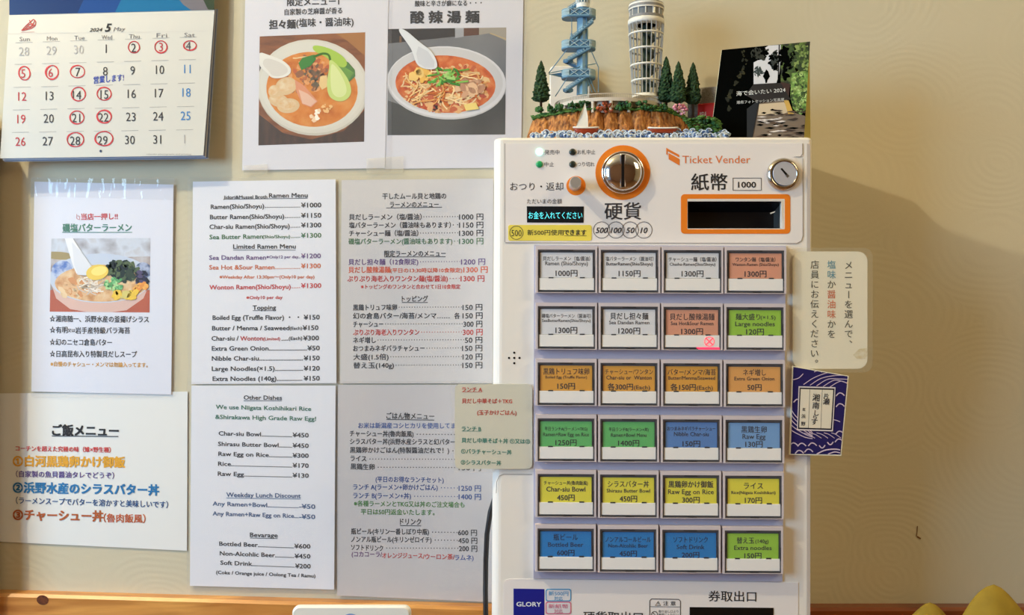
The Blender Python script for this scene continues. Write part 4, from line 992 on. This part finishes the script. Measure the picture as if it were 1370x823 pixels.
for s, x, y, e in (('湘', 238, 330, 48), ('南', 236, 378, 46), ('し', 238, 424, 40), ('ら', 230, 448, 34), ('す', 226, 478, 44), ('片', 300, 320, 34), ('瀬', 300, 354, 42), ('浜', 160, 444, 28), ('野', 158, 490, 28), ('匠', 164, 402, 20)):
    T(L_, s, x, None, y, e, (34, 30, 40), .012, d=dk, z=Z16, center=True, rot=6)

# ---------------------------------------------------------------- diorama on top of the machine
DD = .085
dio = empty('diorama', P(835, 186, DD), 'model island with blue stair tower, white lattice tower, trees, cliff and boats', 'model')
ztop = P(835, 186, DF).z+.0005                      # top of the cabinet
def zy(y, d): return P(835, y, d).z
def wp(x, y, d): return P(*Z9(x, y), d)
GREENS = [mottled([(10, 32, 18), (26, 60, 30), (48, 86, 38)], 500, .8, name='cypress_green')]
GR = mottled([(28, 62, 26), (64, 108, 42), (96, 132, 54)], 420, .8, bump=.5, name='model_grass')
ROCK = mottled([(92, 50, 20), (172, 108, 50), (206, 146, 80)], 130, .7, 6, bump=.8, stretch=(2.2, 2.2, .8), name='cliff_rock')
# cliff: grid over a curved front, base to rim
prof = [(60, 758), (82, 690), (96, 655), (160, 640), (240, 622), (330, 610), (430, 600), (540, 600), (650, 604), (760, 606), (850, 618), (920, 650), (975, 690), (1000, 740), (1040, 758)]
def interp(x, tab):
    for (a_, b_), (c2, d2) in zip(tab, tab[1:]):
        if a_ <= x <= c2: return b_+(d2-b_)*(x-a_)/(c2-a_)
    return tab[-1][1]
def front_d(x):                                      # front depth of the cliff along x (zoom px)
    u = (x-530)/470; return .070+.060*math.sqrt(max(0, 1-u*u*.92))
mb = MB(); nx, ny = 150, 22; vs = []; fs = []
for j in range(ny+1):
    v = j/ny
    for i in range(nx+1):
        x = 62+(1035-62)*i/nx; yt = interp(x, prof); y = 760+(yt-760)*v
        fis = abs(math.sin(x*.0275+1.2*math.sin(x*.011)+v*.5)); fis = fis**.35
        dd = front_d(x) - .010*v - .007*(1-fis) + .0035*noise.noise(Vector((x*.03, v*2.5, 1))) + .002*noise.noise(Vector((x*.11, v*9, 4)))
        p = wp(x, y, dd); vs.append(p)
n1 = nx+1
for j in range(ny):
    for i in range(nx): fs.append((j*n1+i, j*n1+i+1, (j+1)*n1+i+1, (j+1)*n1+i))
# close the top back to the wall side
for i in range(nx+1): p = vs[ny*n1+i]; vs.append(Vector((p.x, -.02 if i < nx*.84 else -.09, p.z+.002)))
for i in range(nx): fs.append((ny*n1+i, ny*n1+i+1, (ny+1)*n1+i+1, (ny+1)*n1+i))
mb.add(vs, fs, ROCK, True); cliff = mb.build('cliff', dio)
# grass: rim band and the right-hand slope
mb = MB()
for x in range(100, 1000, 13):
    yt = interp(x, prof)
    for k in range(3):
        mb.blob(wp(x+random.uniform(-6, 6), yt-2-k*5+random.uniform(-3, 3), front_d(x)-.010-.006*k), random.uniform(.0022, .0036), GR, .4, 1, (1.6, 1, .6))
for k in range(260):
    x = random.uniform(930, 1130); yt = 640+max(0, (x-1060))*.35; y = random.uniform(max(yt, 655-abs(x-960)*.1) if x < 1000 else yt, min(755, 660+(x-925)*1.2))
    mb.blob(wp(x, y, (.118 if x < 1000 else .146)+random.uniform(-.01, .008)), random.uniform(.0013, .0026), GR, .4, 1, (1.5, 1, .7))
mb.build('grass', dio)['kind'] = 'stuff'
# terrace
TER = mat((206, 196, 184), .6, name='terrace_stone'); TER2 = mat((168, 160, 150), .6)
tc = P(*Z9(508, 560), .050); tc = Vector((tc.x, -.052, 0)); Rt = .0735
zr = P(*Z9(508, 512), .052+Rt).z
def ring_half(mb, r0, r1, z0, z1, m_): 
    n_ = 48; vs = []; fs = []
    for k in range(n_+1):
        a_ = math.pi+math.pi*k/n_; ca, sa = math.cos(a_), math.sin(a_)
        vs += [(tc.x+r0*ca, tc.y+r0*sa, z0), (tc.x+r1*ca, tc.y+r1*sa, z0), (tc.x+r1*ca, tc.y+r1*sa, z1), (tc.x+r0*ca, tc.y+r0*sa, z1)]
    for k in range(n_):
        for q in range(4): fs.append((4*k+q, 4*k+(q+1) % 4, 4*k+4+(q+1) % 4, 4*k+4+q))
    mb.add(vs, fs, m_)
mb = MB(); ring_half(mb, 0, Rt, zr-.0098, zr-.0052, TER); ring_half(mb, Rt-.008, Rt-.006, zr-.024, zr-.007, TER)
ring_half(mb, Rt-.001, Rt, zr-.0008, zr, TER); ter = mb.build('terrace', dio)
for k in range(9):
    a_ = math.pi*(1.07+.86*k/8); mb = MB(); c_ = Vector((tc.x+(Rt-.003)*math.cos(a_), tc.y+(Rt-.003)*math.sin(a_), 0))
    mb.lathe_z(c_, [(.0022, zr-.024), (.0022, zr-.0125), (.0032, zr-.0095)], TER, 10); mb.build('pillar', ter)
mb = MB()
for k in range(90):
    a_ = math.pi*(1.0+k/89); c_ = Vector((tc.x+(Rt-.0005)*math.cos(a_), tc.y+(Rt-.0005)*math.sin(a_), 0)); mb.bar((c_.x, c_.y, zr-.0053), (c_.x, c_.y, zr), .0006, .0006, TER2)
mb.build('railing', ter)['kind'] = 'stuff'
# --- blue stair tower
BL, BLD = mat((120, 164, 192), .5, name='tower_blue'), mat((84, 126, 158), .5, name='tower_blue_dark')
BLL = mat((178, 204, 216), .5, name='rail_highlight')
dT = .075
def tp_(x, y, dd=0): return wp(x, y, dT+dd)
st = MB(); cb = tp_(366, 520)
ax = cb.x; ay = -dT
st.lathe_z(Vector((ax, ay, 0)), [(.0076, tp_(0, 525).z), (.0076, tp_(0, -40).z)], BL, 8, False)
tw = st.build('stair_tower', dio); tw['label'] = 'light blue spiral stair tower'
def platform(yc, name='landing'):
    """racetrack landing with latticed parapet"""
    mb = MB(); n_ = 28; h = .0098; pts = []
    for k in range(n_):
        a_ = 2*math.pi*k/n_; x = math.cos(a_); y = math.sin(a_)
        ex = .0115 if x > 0 else .0100
        pts.append((ax-.004+ (.010 if x > 0 else -.014)+ex*x, ay+.0125*y))
    z0 = P(*Z9(345, yc), dT).z
    vs = [(x, y, z0-.0012-.004*0) for x, y in pts]+[(x, y, z0) for x, y in pts]
    fs = [tuple(range(n_)), tuple(range(2*n_-1, n_-1, -1))]+[(k, (k+1) % n_, n_+(k+1) % n_, n_+k) for k in range(n_)]
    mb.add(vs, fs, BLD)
    for k in range(n_):
        (x, y), (x2, y2) = pts[k], pts[(k+1) % n_]
        mb.bar((x, y, z0+h), (x2, y2, z0+h), .0008, .0010, BL); mb.bar((x, y, z0+.0008), (x2, y2, z0+.0008), .0008, .0016, BL)
        q = 2
        for s_ in range(q):
            ta, tb = s_/q, (s_+1)/q
            pa = (x+(x2-x)*ta, y+(y2-y)*ta); pb = (x+(x2-x)*tb, y+(y2-y)*tb)
            mb.bar((*pa, z0+.001), (*pb, z0+h), .0007, .0007, BLL); mb.bar((*pa, z0+h), (*pb, z0+.001), .0007, .0007, BLL)
    # parapet sheet slightly inside
    for k in range(n_):
        (x, y), (x2, y2) = pts[k], pts[(k+1) % n_]; f_ = .94; cx_, cy_ = ax-.006, ay
        sh = lambda u, v: (cx_+(u-cx_)*f_, cy_+(v-cy_)*f_)
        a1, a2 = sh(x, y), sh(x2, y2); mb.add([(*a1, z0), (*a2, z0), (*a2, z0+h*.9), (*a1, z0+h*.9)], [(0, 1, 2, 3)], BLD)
    return mb.build(name, tw)
for yc in (100, 272, 432): platform(yc)
def stair(p0, p1, name='stair_flight'):
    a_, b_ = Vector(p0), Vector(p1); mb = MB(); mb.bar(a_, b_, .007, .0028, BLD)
    for s_ in (-.0036, .0036):
        o_ = Vector((0, s_, .004)); mb.bar(a_+o_, b_+o_, .0006, .0008, BL); mb.bar(a_+o_-Vector((0, 0, .0035)), b_+o_-Vector((0, 0, .0035)), .0006, .0012, BL)
        for k in range(9):
            q = a_.lerp(b_, k/9)+Vector((0, s_, .0006)); r_ = a_.lerp(b_, (k+1)/9)+Vector((0, s_, .004)); mb.bar(q, r_, .0006, .0006, BLL)
    mb.build(name, tw)
F1, F2 = .008, -.006
stair(tp_(425, 120, F1), tp_(300, 222, F1)); stair(tp_(410, 268, F1), tp_(285, 335, F1)); stair(tp_(278, 342, F2), tp_(390, 400, F2))
stair(tp_(395, 420, F1), tp_(275, 500, F1)); stair(tp_(300, 205, F2), tp_(420, 250, F2)); stair(tp_(420, 448, F2), tp_(350, 510, F2)); stair(tp_(285, 60, F2), tp_(410, -20, F2))
mb = MB()
c_ = Vector((ax+.0005, ay+0, 0)); c_ = Vector((tp_(285, 345, F1).x+.004, -dT-.001, 0))
for yy in (338, 498):
    mb.lathe_z(Vector((tp_(288, yy, 0).x, -dT, 0)), [(.0045, tp_(0, yy+12).z), (.0070, tp_(0, yy+6).z), (.0070, tp_(0, yy-6).z)], BLD, 14)
mb.build('turning_step', tw)
mb = MB()   # top room with white rim
zz = lambda y: tp_(0, y).z
mb.lathe_z(Vector((ax+.0005, ay, 0)), [(.0088, zz(48)), (.0092, zz(26)), (.0092, zz(24))], mat((214, 222, 226), .5), 16)
for k in range(14):
    a_ = 2*math.pi*k/14; mb.bar((ax+.0088*math.cos(a_), ay+.0088*math.sin(a_), zz(24)), (ax+.0088*math.cos(a_), ay+.0088*math.sin(a_), zz(-20)), .0016, .0016, mat((226, 230, 232), .5))
mb.lathe_z(Vector((ax, ay, 0)), [(.0095, zz(-20)), (.0095, zz(-30)), (.003, zz(-60))], mat((214, 222, 226), .5), 16)
mb.build('lantern_room', tw)
mb = MB()
for pa, pb in (((308, 100), (308, 200)), ((390, 60), (390, 520)), ((280, 275), (182, 402)), ((182, 408), (262, 425)), ((182, 404), (440, 350)), ((402, 250), (455, 370)), ((455, 370), (455, 508)), ((286, 425), (218, 530)), ((395, 405), (440, 508)), ((385, 400), (420, 508)), ((345, 400), (345, 515))):
    mb.tube([tp_(*pa, .006), tp_(*pb, .006)], .00065, BL, 5)
mb.build('guy_cable', tw)
mb = MB(); mb.add([tp_(183, 410, .004), tp_(250, 400, .004), tp_(262, 430, .004), tp_(183, 410, -.004), tp_(250, 400, -.004), tp_(262, 430, -.004)], [(0, 1, 2), (3, 5, 4), (0, 3, 4, 1), (1, 4, 5, 2), (2, 5, 3, 0)], BLD); mb.build('side_bracket', tw)
# --- white lattice tower
WH = mat((226, 224, 218), .5, name='lattice_white'); GY = mat((132, 132, 134), .5); DG = mat((52, 66, 56), .6, name='inner_core_green')
dW = .075; tcx = wp(717, 300, dW).x; wc = Vector((tcx, -dW, 0))
zf = lambda y, r: P(*Z9(717, y), dW+r).z            # height so that the FRONT of a ring of radius r shows at zoom y
def rad(y): return (98-(98-74)*(y-100)/410)/4.115*S(dW)*.985
lt_ = MB(); lt_.lathe_z(wc, [(rad(510)*1.02, zf(524, rad(510))), (rad(510)*1.02, zf(508, rad(510)))], WH, 36); lat = lt_.build('lattice_tower', dio); lat['label'] = 'white round lattice tower'
for y in (168, 256, 345, 432):
    mb = MB(); r_ = rad(y); n_ = 40
    mb.tube([(wc.x+r_*math.cos(2*math.pi*k/n_), wc.y+r_*math.sin(2*math.pi*k/n_), zf(y, r_)) for k in range(n_+1)], .0014, WH, 6); mb.build('ring', lat)
mb = MB()
for k in range(22):
    a_ = 2*math.pi*(k+.3)/22
    mb.tube([(wc.x+rad(y)*math.cos(a_), wc.y+rad(y)*math.sin(a_), zf(y, rad(y))) for y in (100, 510)], .0008, WH, 5)
mb.build('uprights', lat)
mb = MB(); rt = rad(90)*1.03
mb.lathe_z(wc, [(rt*.55, zf(112, rt)), (rt*.96, zf(112, rt)), (rt, zf(106, rt)), (rt, zf(86, rt)), (rt*.93, zf(80, rt))], WH, 40); mb.lathe_z(wc, [(rt*.95, zf(80, rt)), (rt*.95, zf(66, rt)), (rt*.9, zf(64, rt))], GY, 40, False)
mb.lathe_z(wc, [(rt*.9, zf(66, rt)), (rt*.9, zf(28, rt))], mat((118, 124, 130), .2, coat=.5), 40, False)
mb.lathe_z(wc, [(rt*.97, zf(30, rt)), (rt*.97, zf(22, rt))], WH, 40, False); mb.lathe_z(wc, [(rt*.98, zf(22, rt)), (rt*.98, zf(12, rt)), (rt*.94, zf(10, rt)), (rt*.94, zf(-6, rt)), (rt*.7, zf(-20, rt)), (rt*.2, zf(-40, rt))], GY, 40, False)
mb.lathe_z(wc, [(rt*.95, zf(8, rt)), (rt*.95, zf(-2, rt))], WH, 40, False)
mb.build('observation_deck', lat)
mb = MB()
for k in range(14):
    a_ = 2*math.pi*k/14+.1; r_ = rt*.915; mb.bar((wc.x+r_*math.cos(a_), wc.y+r_*math.sin(a_), zf(66, rt)), (wc.x+r_*math.cos(a_), wc.y+r_*math.sin(a_), zf(28, rt)), .0014, .0014, WH)
mb.build('window_mullions', lat)
mb = MB(); mb.lathe_z(wc, [(.0062, zf(510, 0)), (.0062, zf(100, 0))], DG, 12)
for k in range(4):
    y0 = 130+k*88
    for j in range(16):
        a_ = 2*math.pi*j/16; z_ = zf(y0+88*j/16, 0); b_ = a_+.42
        mb.add([(wc.x+.006*math.cos(a_), wc.y+.006*math.sin(a_), z_), (wc.x+.0135*math.cos(a_), wc.y+.0135*math.sin(a_), z_), (wc.x+.0135*math.cos(b_), wc.y+.0135*math.sin(b_), z_-.0012), (wc.x+.006*math.cos(b_), wc.y+.006*math.sin(b_), z_-.0012),
                (wc.x+.0135*math.cos(a_), wc.y+.0135*math.sin(a_), z_+.0025), (wc.x+.0135*math.cos(b_), wc.y+.0135*math.sin(b_), z_+.0013)], [(0, 1, 2, 3), (1, 4, 5, 2)], mat((84, 96, 88), .6))
mb.build('inner_stair', lat)
# --- cypress trees
def cypress(x, yt, yb, rw, dd):
    mb = MB(); c_ = wp(x, yb, dd); zt_, zb = P(*Z9(x, yt), dd).z, c_.z; h = zt_-zb; R_ = rw/4.115*S(dd); GM = GREENS[0]
    nr, nk = 30, 26; vs = []; fs = []
    for j in range(nr+1):
        v = j/nr; r = R_*min(1, (v/.07+.15)**.5)*min(1, (1-v)**.66*1.16)
        for k in range(nk):
            a_ = 2*math.pi*k/nk; q = 1+.30*noise.noise(Vector((math.cos(a_)*3.4, math.sin(a_)*3.4, v*16+x)))+.2*random.uniform(-1, 1)
            vs.append((c_.x+r*q*math.cos(a_), c_.y+r*q*math.sin(a_), zb+h*(.06+.94*v)+random.uniform(-.0006, .0006)))
    for j in range(nr):
        for k in range(nk): fs.append((j*nk+k, j*nk+(k+1) % nk, (j+1)*nk+(k+1) % nk, (j+1)*nk+k))
    fs.append(tuple(range(nk))); mb.add(vs, fs, GM)
    o = mb.build('cypress_tree', dio)
    t_ = MB(); t_.tube([(c_.x, c_.y, zb+h*.08), (c_.x, c_.y, zb-.014)], .0018, mat((70, 46, 30)), 7); t_.build('trunk', o)
cypress(139, 333, 575, 42, .085); cypress(828, 310, 578, 42, .085); cypress(895, 336, 582, 42, .098); cypress(975, 342, 588, 40, .09)
# --- shrubs
def shrub(x, y, r, mats, dd, n_=16, name='shrub'):
    mb = MB()
    for k in range(n_):
        a_ = random.uniform(0, 6.28); q = math.sqrt(random.random())
        mb.blob(wp(x+r*q*math.cos(a_), y+r*.62*q*math.sin(a_), dd+random.uniform(-.004, .004)), random.uniform(.0016, .0028), random.choice(mats), .35, 1)
    return mb.build(name, dio)
SG = [mottled([(30, 80, 36), (70, 120, 56)], 700, .8), mat((46, 96, 48), .8), mat((34, 76, 42), .8)]
for x, y, r in ((195, 595, 30), (240, 590, 18), (312, 582, 26), (375, 575, 32), (600, 580, 34), (700, 575, 34), (800, 590, 36), (1040, 665, 34), (1090, 690, 30), (580, 592, 24), (740, 592, 26), (130, 605, 22)): shrub(x, y, r, SG, front_d(x)-.008 if x < 1000 else .146)
for x, y in ((312, 572), (240, 582), (372, 566)):
    c_ = wp(x, y, .115); mb = MB(); mb.lathe_z(c_, [(.0032, c_.z-.004), (.0022, c_.z), (.0004, c_.z+.0045)], SG[2], 8); mb.build('small_conifer', dio)
shrub(495, 590, 46, [mat((150, 72, 44), .8), mat((176, 88, 56), .8), mat((120, 60, 40), .8)], .122, 34, 'russet_flower_bush')
shrub(905, 602, 46, [mat((206, 130, 150), .8), mat((186, 110, 132), .8), mat((222, 160, 170), .8)], .122, 34, 'pink_flower_bush')
# --- sea waves
W1, W2, W3 = mat((66, 104, 166), .3, coat=.4), mat((206, 218, 234), .3, coat=.4), mottled([(52, 88, 156), (150, 178, 214), (226, 232, 240)], 300, .25, coat=.5, sharp=True)
mb = MB()
for k in range(150):
    x = 100+k*1075/150+random.uniform(-5, 5); row = k % 3; y = 752-(20*random.random() if row else 2)-(8 if x > 200 and row == 2 else 0); dd = .140-row*.003+(.014 if x > 985 else 0)
    c_ = wp(x, y, dd); m_ = [W1, W3, W2][random.choice((0, 1, 1, 2))]
    mb.blob(c_, random.uniform(.0024, .0044), m_, .55, 1, (1.1, .8, .9))
    if k % 2 == 0:   # curled crest
        r_ = random.uniform(.0024, .0044); a0 = random.uniform(-.5, 1)
        mb.tube([(c_.x+r_*math.cos(a0+t_*.55), c_.y-.003, c_.z+r_*math.sin(a0+t_*.55)) for t_ in range(7)], .0008, W2, 5)
mb.build('sea_waves', dio)['kind'] = 'stuff'
# --- boats
def hull(x0, x1, yd, dep, dd, name):
    mb = MB(); a_, b_ = wp(x0, yd, dd), wp(x1, yd, dd); n_ = 16; L2 = (b_.x-a_.x)/2; cx_ = (a_.x+b_.x)/2; vs = []; fs = []
    for j, (sx, sz) in enumerate(((1, 0), (.97, -.35), (.86, -.75), (.7, -1))):
        for k in range(n_):
            an = 2*math.pi*k/n_; up_ = .0012*abs(math.cos(an))**3*(1-j/3)
            vs.append((cx_+L2*sx*math.cos(an), a_.y+.0042*sx*math.sin(an), a_.z+sz*dep+up_))
    for j in range(3):
        for k in range(n_): fs.append((j*n_+k, j*n_+(k+1) % n_, (j+1)*n_+(k+1) % n_, (j+1)*n_+k))
    fs += [tuple(3*n_+k for k in range(n_)), tuple(reversed(range(n_)))]
    mb.add(vs, fs, mat((150, 56, 26), .4), True); o = mb.build(name, dio)
    g_ = MB(); g_.tube([vs[k % n_] for k in range(n_+1)], .0011, mat((236, 232, 226), .4), 6); g_.build('gunwale', o); return o
sb = hull(318, 456, 706, .0075, .139, 'sailboat')
mb = MB(); p0, p1, p2 = wp(330, 704, .139), wp(398, 700, .139), wp(382, 566, .139)
vs = []
for s_ in (.0012, -.0012): vs += [p0+Vector((0, s_, 0)), p1+Vector((0, s_, 0)), wp(396, 640, .139)+Vector((0, s_, 0)), p2+Vector((0, s_*.4, 0)), wp(356, 628, .139)+Vector((0, s_*2, 0))]
mb.add(vs, [(0, 1, 2, 3, 4), (9, 8, 7, 6, 5)]+[(k, 5+k, 5+(k+1) % 5, (k+1) % 5) for k in range(5)], mat((240, 236, 228), .5)); mb.build('sail', sb)
hull(730, 892, 708, .0060, .139, 'rowing_boat')

# ---------------------------------------------------------------- things beside the diorama
def rbox(mb, x0, x1, y0, y1, z0, z1, r, m_, n_=5):
    pts = []
    for cx_, cz_, s0 in ((x1-r, z1-r, 0), (x0+r, z1-r, 90), (x0+r, z0+r, 180), (x1-r, z0+r, 270)):
        for k in range(n_+1):
            an = math.radians(s0+90*k/n_); pts.append((cx_+r*math.cos(an), cz_+r*math.sin(an)))
    n_ = len(pts); c_x, c_z = (x0+x1)/2, (z0+z1)/2; e = .0015
    sc_ = lambda p, q: (c_x+(p[0]-c_x)*(1-q/((x1-x0)/2)), c_z+(p[1]-c_z)*(1-q/((z1-z0)/2)))
    rings = [[(sc_(p, e)[0], y0, sc_(p, e)[1]) for p in pts], [(p[0], y0+e, p[1]) for p in pts], [(p[0], y1, p[1]) for p in pts]]
    vs = sum(rings, []); fs = [tuple(range(n_)), tuple(reversed(range(2*n_, 3*n_)))]
    for j in range(2):
        for k in range(n_): fs.append((j*n_+k, j*n_+(k+1) % n_, (j+1)*n_+(k+1) % n_, (j+1)*n_+k))
    mb.add(vs, fs, m_)
z1 = P(937, 117, .074).z
sp = empty('speaker', Vector((P(937, 117, .074).x, -.070, ztop)), 'grey speaker with red badge, half hidden behind the standing photo booklet', 'speaker')
sp.rotation_euler = (0, 0, -math.radians(19))
mb = MB(); rbox(mb, -.016, .125, -.004, .026, 0, z1-ztop, .006, mottled([(118, 112, 106), (158, 152, 144)], 900, .7, bump=.3)); o = mb.build('case'); o.parent = sp
mb = MB(); rbox(mb, -.002, .0225, -.0062, -.003, z1-ztop-.048, z1-ztop-.022, .002, mat((214, 34, 28), .4)); bd = mb.build('badge'); bd.parent = sp
tm = bpy.data.curves.new('t', 'FONT'); tm.body = 'JBL'; tm.size = .0105; to = bpy.data.objects.new('t', tm); C.objects.link(to)
bpy.context.view_layer.update(); me = to.evaluated_get(bpy.context.evaluated_depsgraph_get()).to_mesh()
mb = MB(); mb.add([(.0008+v.co.x*.85, -.0065, z1-ztop-.041+v.co.y) for v in me.vertices], [tuple(p.vertices) for p in me.polygons], mat((255, 236, 230), .5)); o = mb.build('badge_letters'); o.parent = bd
bpy.data.objects.remove(to)
# white box on the wall behind the tower
mb = MB(); a_, b_ = P(735.5, 88, .02), P(790, 88, .02); z0 = P(740, 150, .02).z; rbox(mb, a_.x, b_.x, -.02, -.0005, z0, a_.z, .006, mat((226, 220, 212), .5)); tag(mb.build('wall_box'), 'white rounded plastic box on the wall behind the blue model tower', 'box')
# standing booklet
dbk = plane_d((966, 67, .116), (1084, 56, .153), (1075, 186, .157))
QB = [(965.7, 66.8), (1083.9, 55.6), (1075.6, 186.2), (950, 187.5)]
bk_ = empty('photo_booklet', Vector((P(1015, 186, .12).x, -.12, ztop)), 'dark photo booklet with a tree-lined beach path cover, standing on the machine', 'booklet')
mb = MB(); mb.grid(QB, dbk, mat((230, 226, 200), .5), 2, 4, .003); mb.build('pages', bk_)
mb = MB(); mb.grid([(1078, 100), (1083, 60), (1084.5, 187), (1074, 187)], lambda x, y: dbk(x, y)-.012, mat((226, 212, 130), .5), 1, 2, .001); mb.build('back_cover', bk_)
A = Art(QB, lambda x, y: dbk(x, y)+.0003, Z10)
A.q = QB; A.round = False
BKc, LFs = mat((7, 8, 7), .6, spec=0), [mat((60, 84, 34), .4), mat((96, 120, 52), .4), mat((36, 54, 24), .4), mat((130, 150, 80), .4)]
A.bg(BKc)
for k in range(70):
    v = random.random(); A.k -= 4.9; A.speckle(455-80*v+28*math.sin(v*6), 180+390*v, 14-6*v, 16, 2, [mat((44, 42, 16), .5, spec=.2), mat((30, 30, 12), .5, spec=.2), mat((20, 22, 10), .5, spec=.2)], 5, 16, .6)
A.poly([(560, 190), (620, 150), (700, 145), (700, 230), (690, 330), (672, 392), (524, 400), (524, 260), (570, 235)], mat((206, 204, 208), .4))
A.speckle(560, 200, 50, 34, 60, [BKc, mat((30, 34, 24), .4)], 4, 13, 2.2); A.speckle(556, 320, 28, 34, 24, [mat((40, 52, 50), .4)], 3, 8, 2.6); A.speckle(662, 250, 30, 60, 70, [mat((34, 42, 40), .4), BKc], 3, 10, 2.2)
A.poly([(596, 322), (606, 304), (618, 316), (630, 350), (614, 374), (610, 392), (600, 392), (598, 372), (584, 350)], BKc)
A.strokes([(690, 145), (682, 400)], 7, BKc); A.strokes([(720, 140), (706, 390)], 20, BKc)
A.poly([(700, 140), (895, 120), (880, 420), (700, 420)], mottled([(16, 20, 10), (44, 58, 24), (84, 104, 44)], 140, .4, sharp=True))
A.speckle(780, 230, 60, 90, 90, [BKc, LFs[0], LFs[2]], 4, 14, 1.7); A.speckle(840, 220, 50, 90, 130, LFs, 4, 12, 1.6); A.speckle(725, 260, 22, 110, 30, [BKc], 8, 18, 1.4)
A.poly([(770, 330), (880, 310), (866, 560), (830, 600), (780, 560), (762, 480)], mottled([(44, 70, 28), (110, 150, 66), (160, 184, 110)], 160, .4)); A.speckle(818, 450, 50, 130, 170, LFs+[mat((170, 196, 120), .4)], 3, 9, 1.5)
A.poly([(700, 385), (760, 400), (750, 500), (700, 480)], mat((56, 28, 20), .4)); A.poly([(524, 400), (700, 392), (765, 500), (560, 520), (470, 470)], mat((22, 14, 12), .4))
A.poly([(560, 524), (740, 500), (775, 580), (870, 610), (850, 752), (512, 752), (530, 640)], mat((112, 96, 80), .4))
A.poly([(560, 530), (720, 516), (760, 575), (700, 600), (552, 600)], mat((196, 176, 146), .4)); A.poly([(720, 505), (750, 505), (785, 595), (750, 600)], mat((196, 156, 72), .4))
for k in range(46):
    x, y = random.uniform(530, 830), random.uniform(560, 745); w_ = random.uniform(30, 90); A.poly([(x, y), (x+w_*.5, y-7), (x+w_, y-2), (x+w_*.6, y+7)], random.choice([mat((56, 40, 30), .4), BKc, mat((84, 62, 44), .4)]))
for k in range(16):
    x, y = random.uniform(540, 700), random.uniform(610, 740); w_ = random.uniform(30, 70); A.poly([(x, y), (x+w_*.5, y-5), (x+w_, y), (x+w_*.5, y+5)], mat((206, 196, 190), .4))
A.poly([(480, 560), (560, 500), (540, 620), (515, 752), (480, 752)], mat((8, 14, 20), .4))
A.mb.build('cover_print', bk_)
L_ = lettering(bk_, 'cover_lettering'); kb_ = A.k*1.2e-5+.0006; db = lambda x, y: dbk(x, y)+kb_
T(L_, '海で会いたい 2024', 412, 730, 462, 34, (226, 226, 222), -.004, -26, db, Z10); T(L_, '湘南フォトセッション写真展', 414, 722, 519, 22, (200, 200, 196), -.004, -20, db, Z10)

# ---------------------------------------------------------------- cord, cloth, box at the bottom
mb = MB(); pts = []
for x, y in ((671, 640), (664, 660), (656, 685), (651.5, 715), (650, 750), (649.5, 790), (650, 830), (652, 880), (658, 960), (668, 1040)): pts.append(P(x, y, .035 if y < 830 else .05))
mb.tube(pts, .0036, mat((26, 18, 16), .4), 10); tag(mb.build('power_cord'), 'black power cord hanging at the left side of the ticket machine', 'cord')
mb = MB(); t = empty('white_box', P(469, 1000, .20), 'white rounded plastic box top at the bottom edge, in front of the wooden rail', 'box')
mb.prism(rrect(390.5, 811.5, 549, 1000, 9), .192, .20, mat((234, 232, 226), .4), .002, True); mb.build('case', t)
mb = MB()
for q in ring(469, 829, 10, 7, 1.6, 20): mb.flat(q, .2003, mat((110, 150, 206), .5))
mb.build('blue_mark', t)
YC = mottled([(138, 112, 24), (158, 130, 34)], 40, .8, bump=.4, name='yellow_cloth')
def cloth(name, peak, base, yb, dd, label, seed):
    mb = MB(); n_ = 40; nr = 22; c_ = P(peak[0], peak[1], dd); vs = []; fs = []; s_ = S(dd)
    for j in range(nr+1):
        v = j/nr; r = base*s_*(v**.62)
        for k in range(n_):
            an = 2*math.pi*k/n_; q = 1+.16*v*math.sin(an*5+seed)+.12*noise.noise(Vector((math.cos(an)*1.5, math.sin(an)*1.5, v*2+seed)))*2*v
            vs.append((c_.x+r*q*math.cos(an)+.004*math.sin(seed+v*3), c_.y+r*.55*q*math.sin(an), c_.z-v*yb*s_-.0))
    for j in range(nr):
        for k in range(n_): fs.append((j*n_+k, j*n_+(k+1) % n_, (j+1)*n_+(k+1) % n_, (j+1)*n_+k))
    fs.append(tuple(range(n_))); mb.add(vs, fs, YC, True); return tag(mb.build(name), label, 'cloth', None)
cloth('yellow_cloth', (1240, 806), 46, 60, .14, 'smaller peak of yellow cloth at the bottom, left of the taller yellow cloth', 1.3)
cloth('yellow_cloth', (1333, 782), 66, 90, .16, 'taller peak of yellow cloth at the bottom right corner', 4.1)
tk = MB(); tk.prism(rrect(-190, 150, -26, 830, 14), .006, .050, mat((186, 186, 190), .5), .002, True)  # unseen box, added only to throw the shadow strip at the left edge
tag(tk.build('added_shadow_box'), 'grey box added out of view left of the calendar to cast a shadow strip', 'shadow caster')
# wall stain
mb = MB()
for q in stroke([(1227.5, 704), (1227, 712), (1226, 718)], 1)+stroke([(1227, 718), (1232, 721)], 2): mb.flat(q, .0006, mat((120, 84, 50), .9))
mb.build('stain', bpy.data.objects['wall_back'])

# ---------------------------------------------------------------- lettering into meshes
flush_text()
for mb, nm, par in BUILDS: mb.build(nm, par)
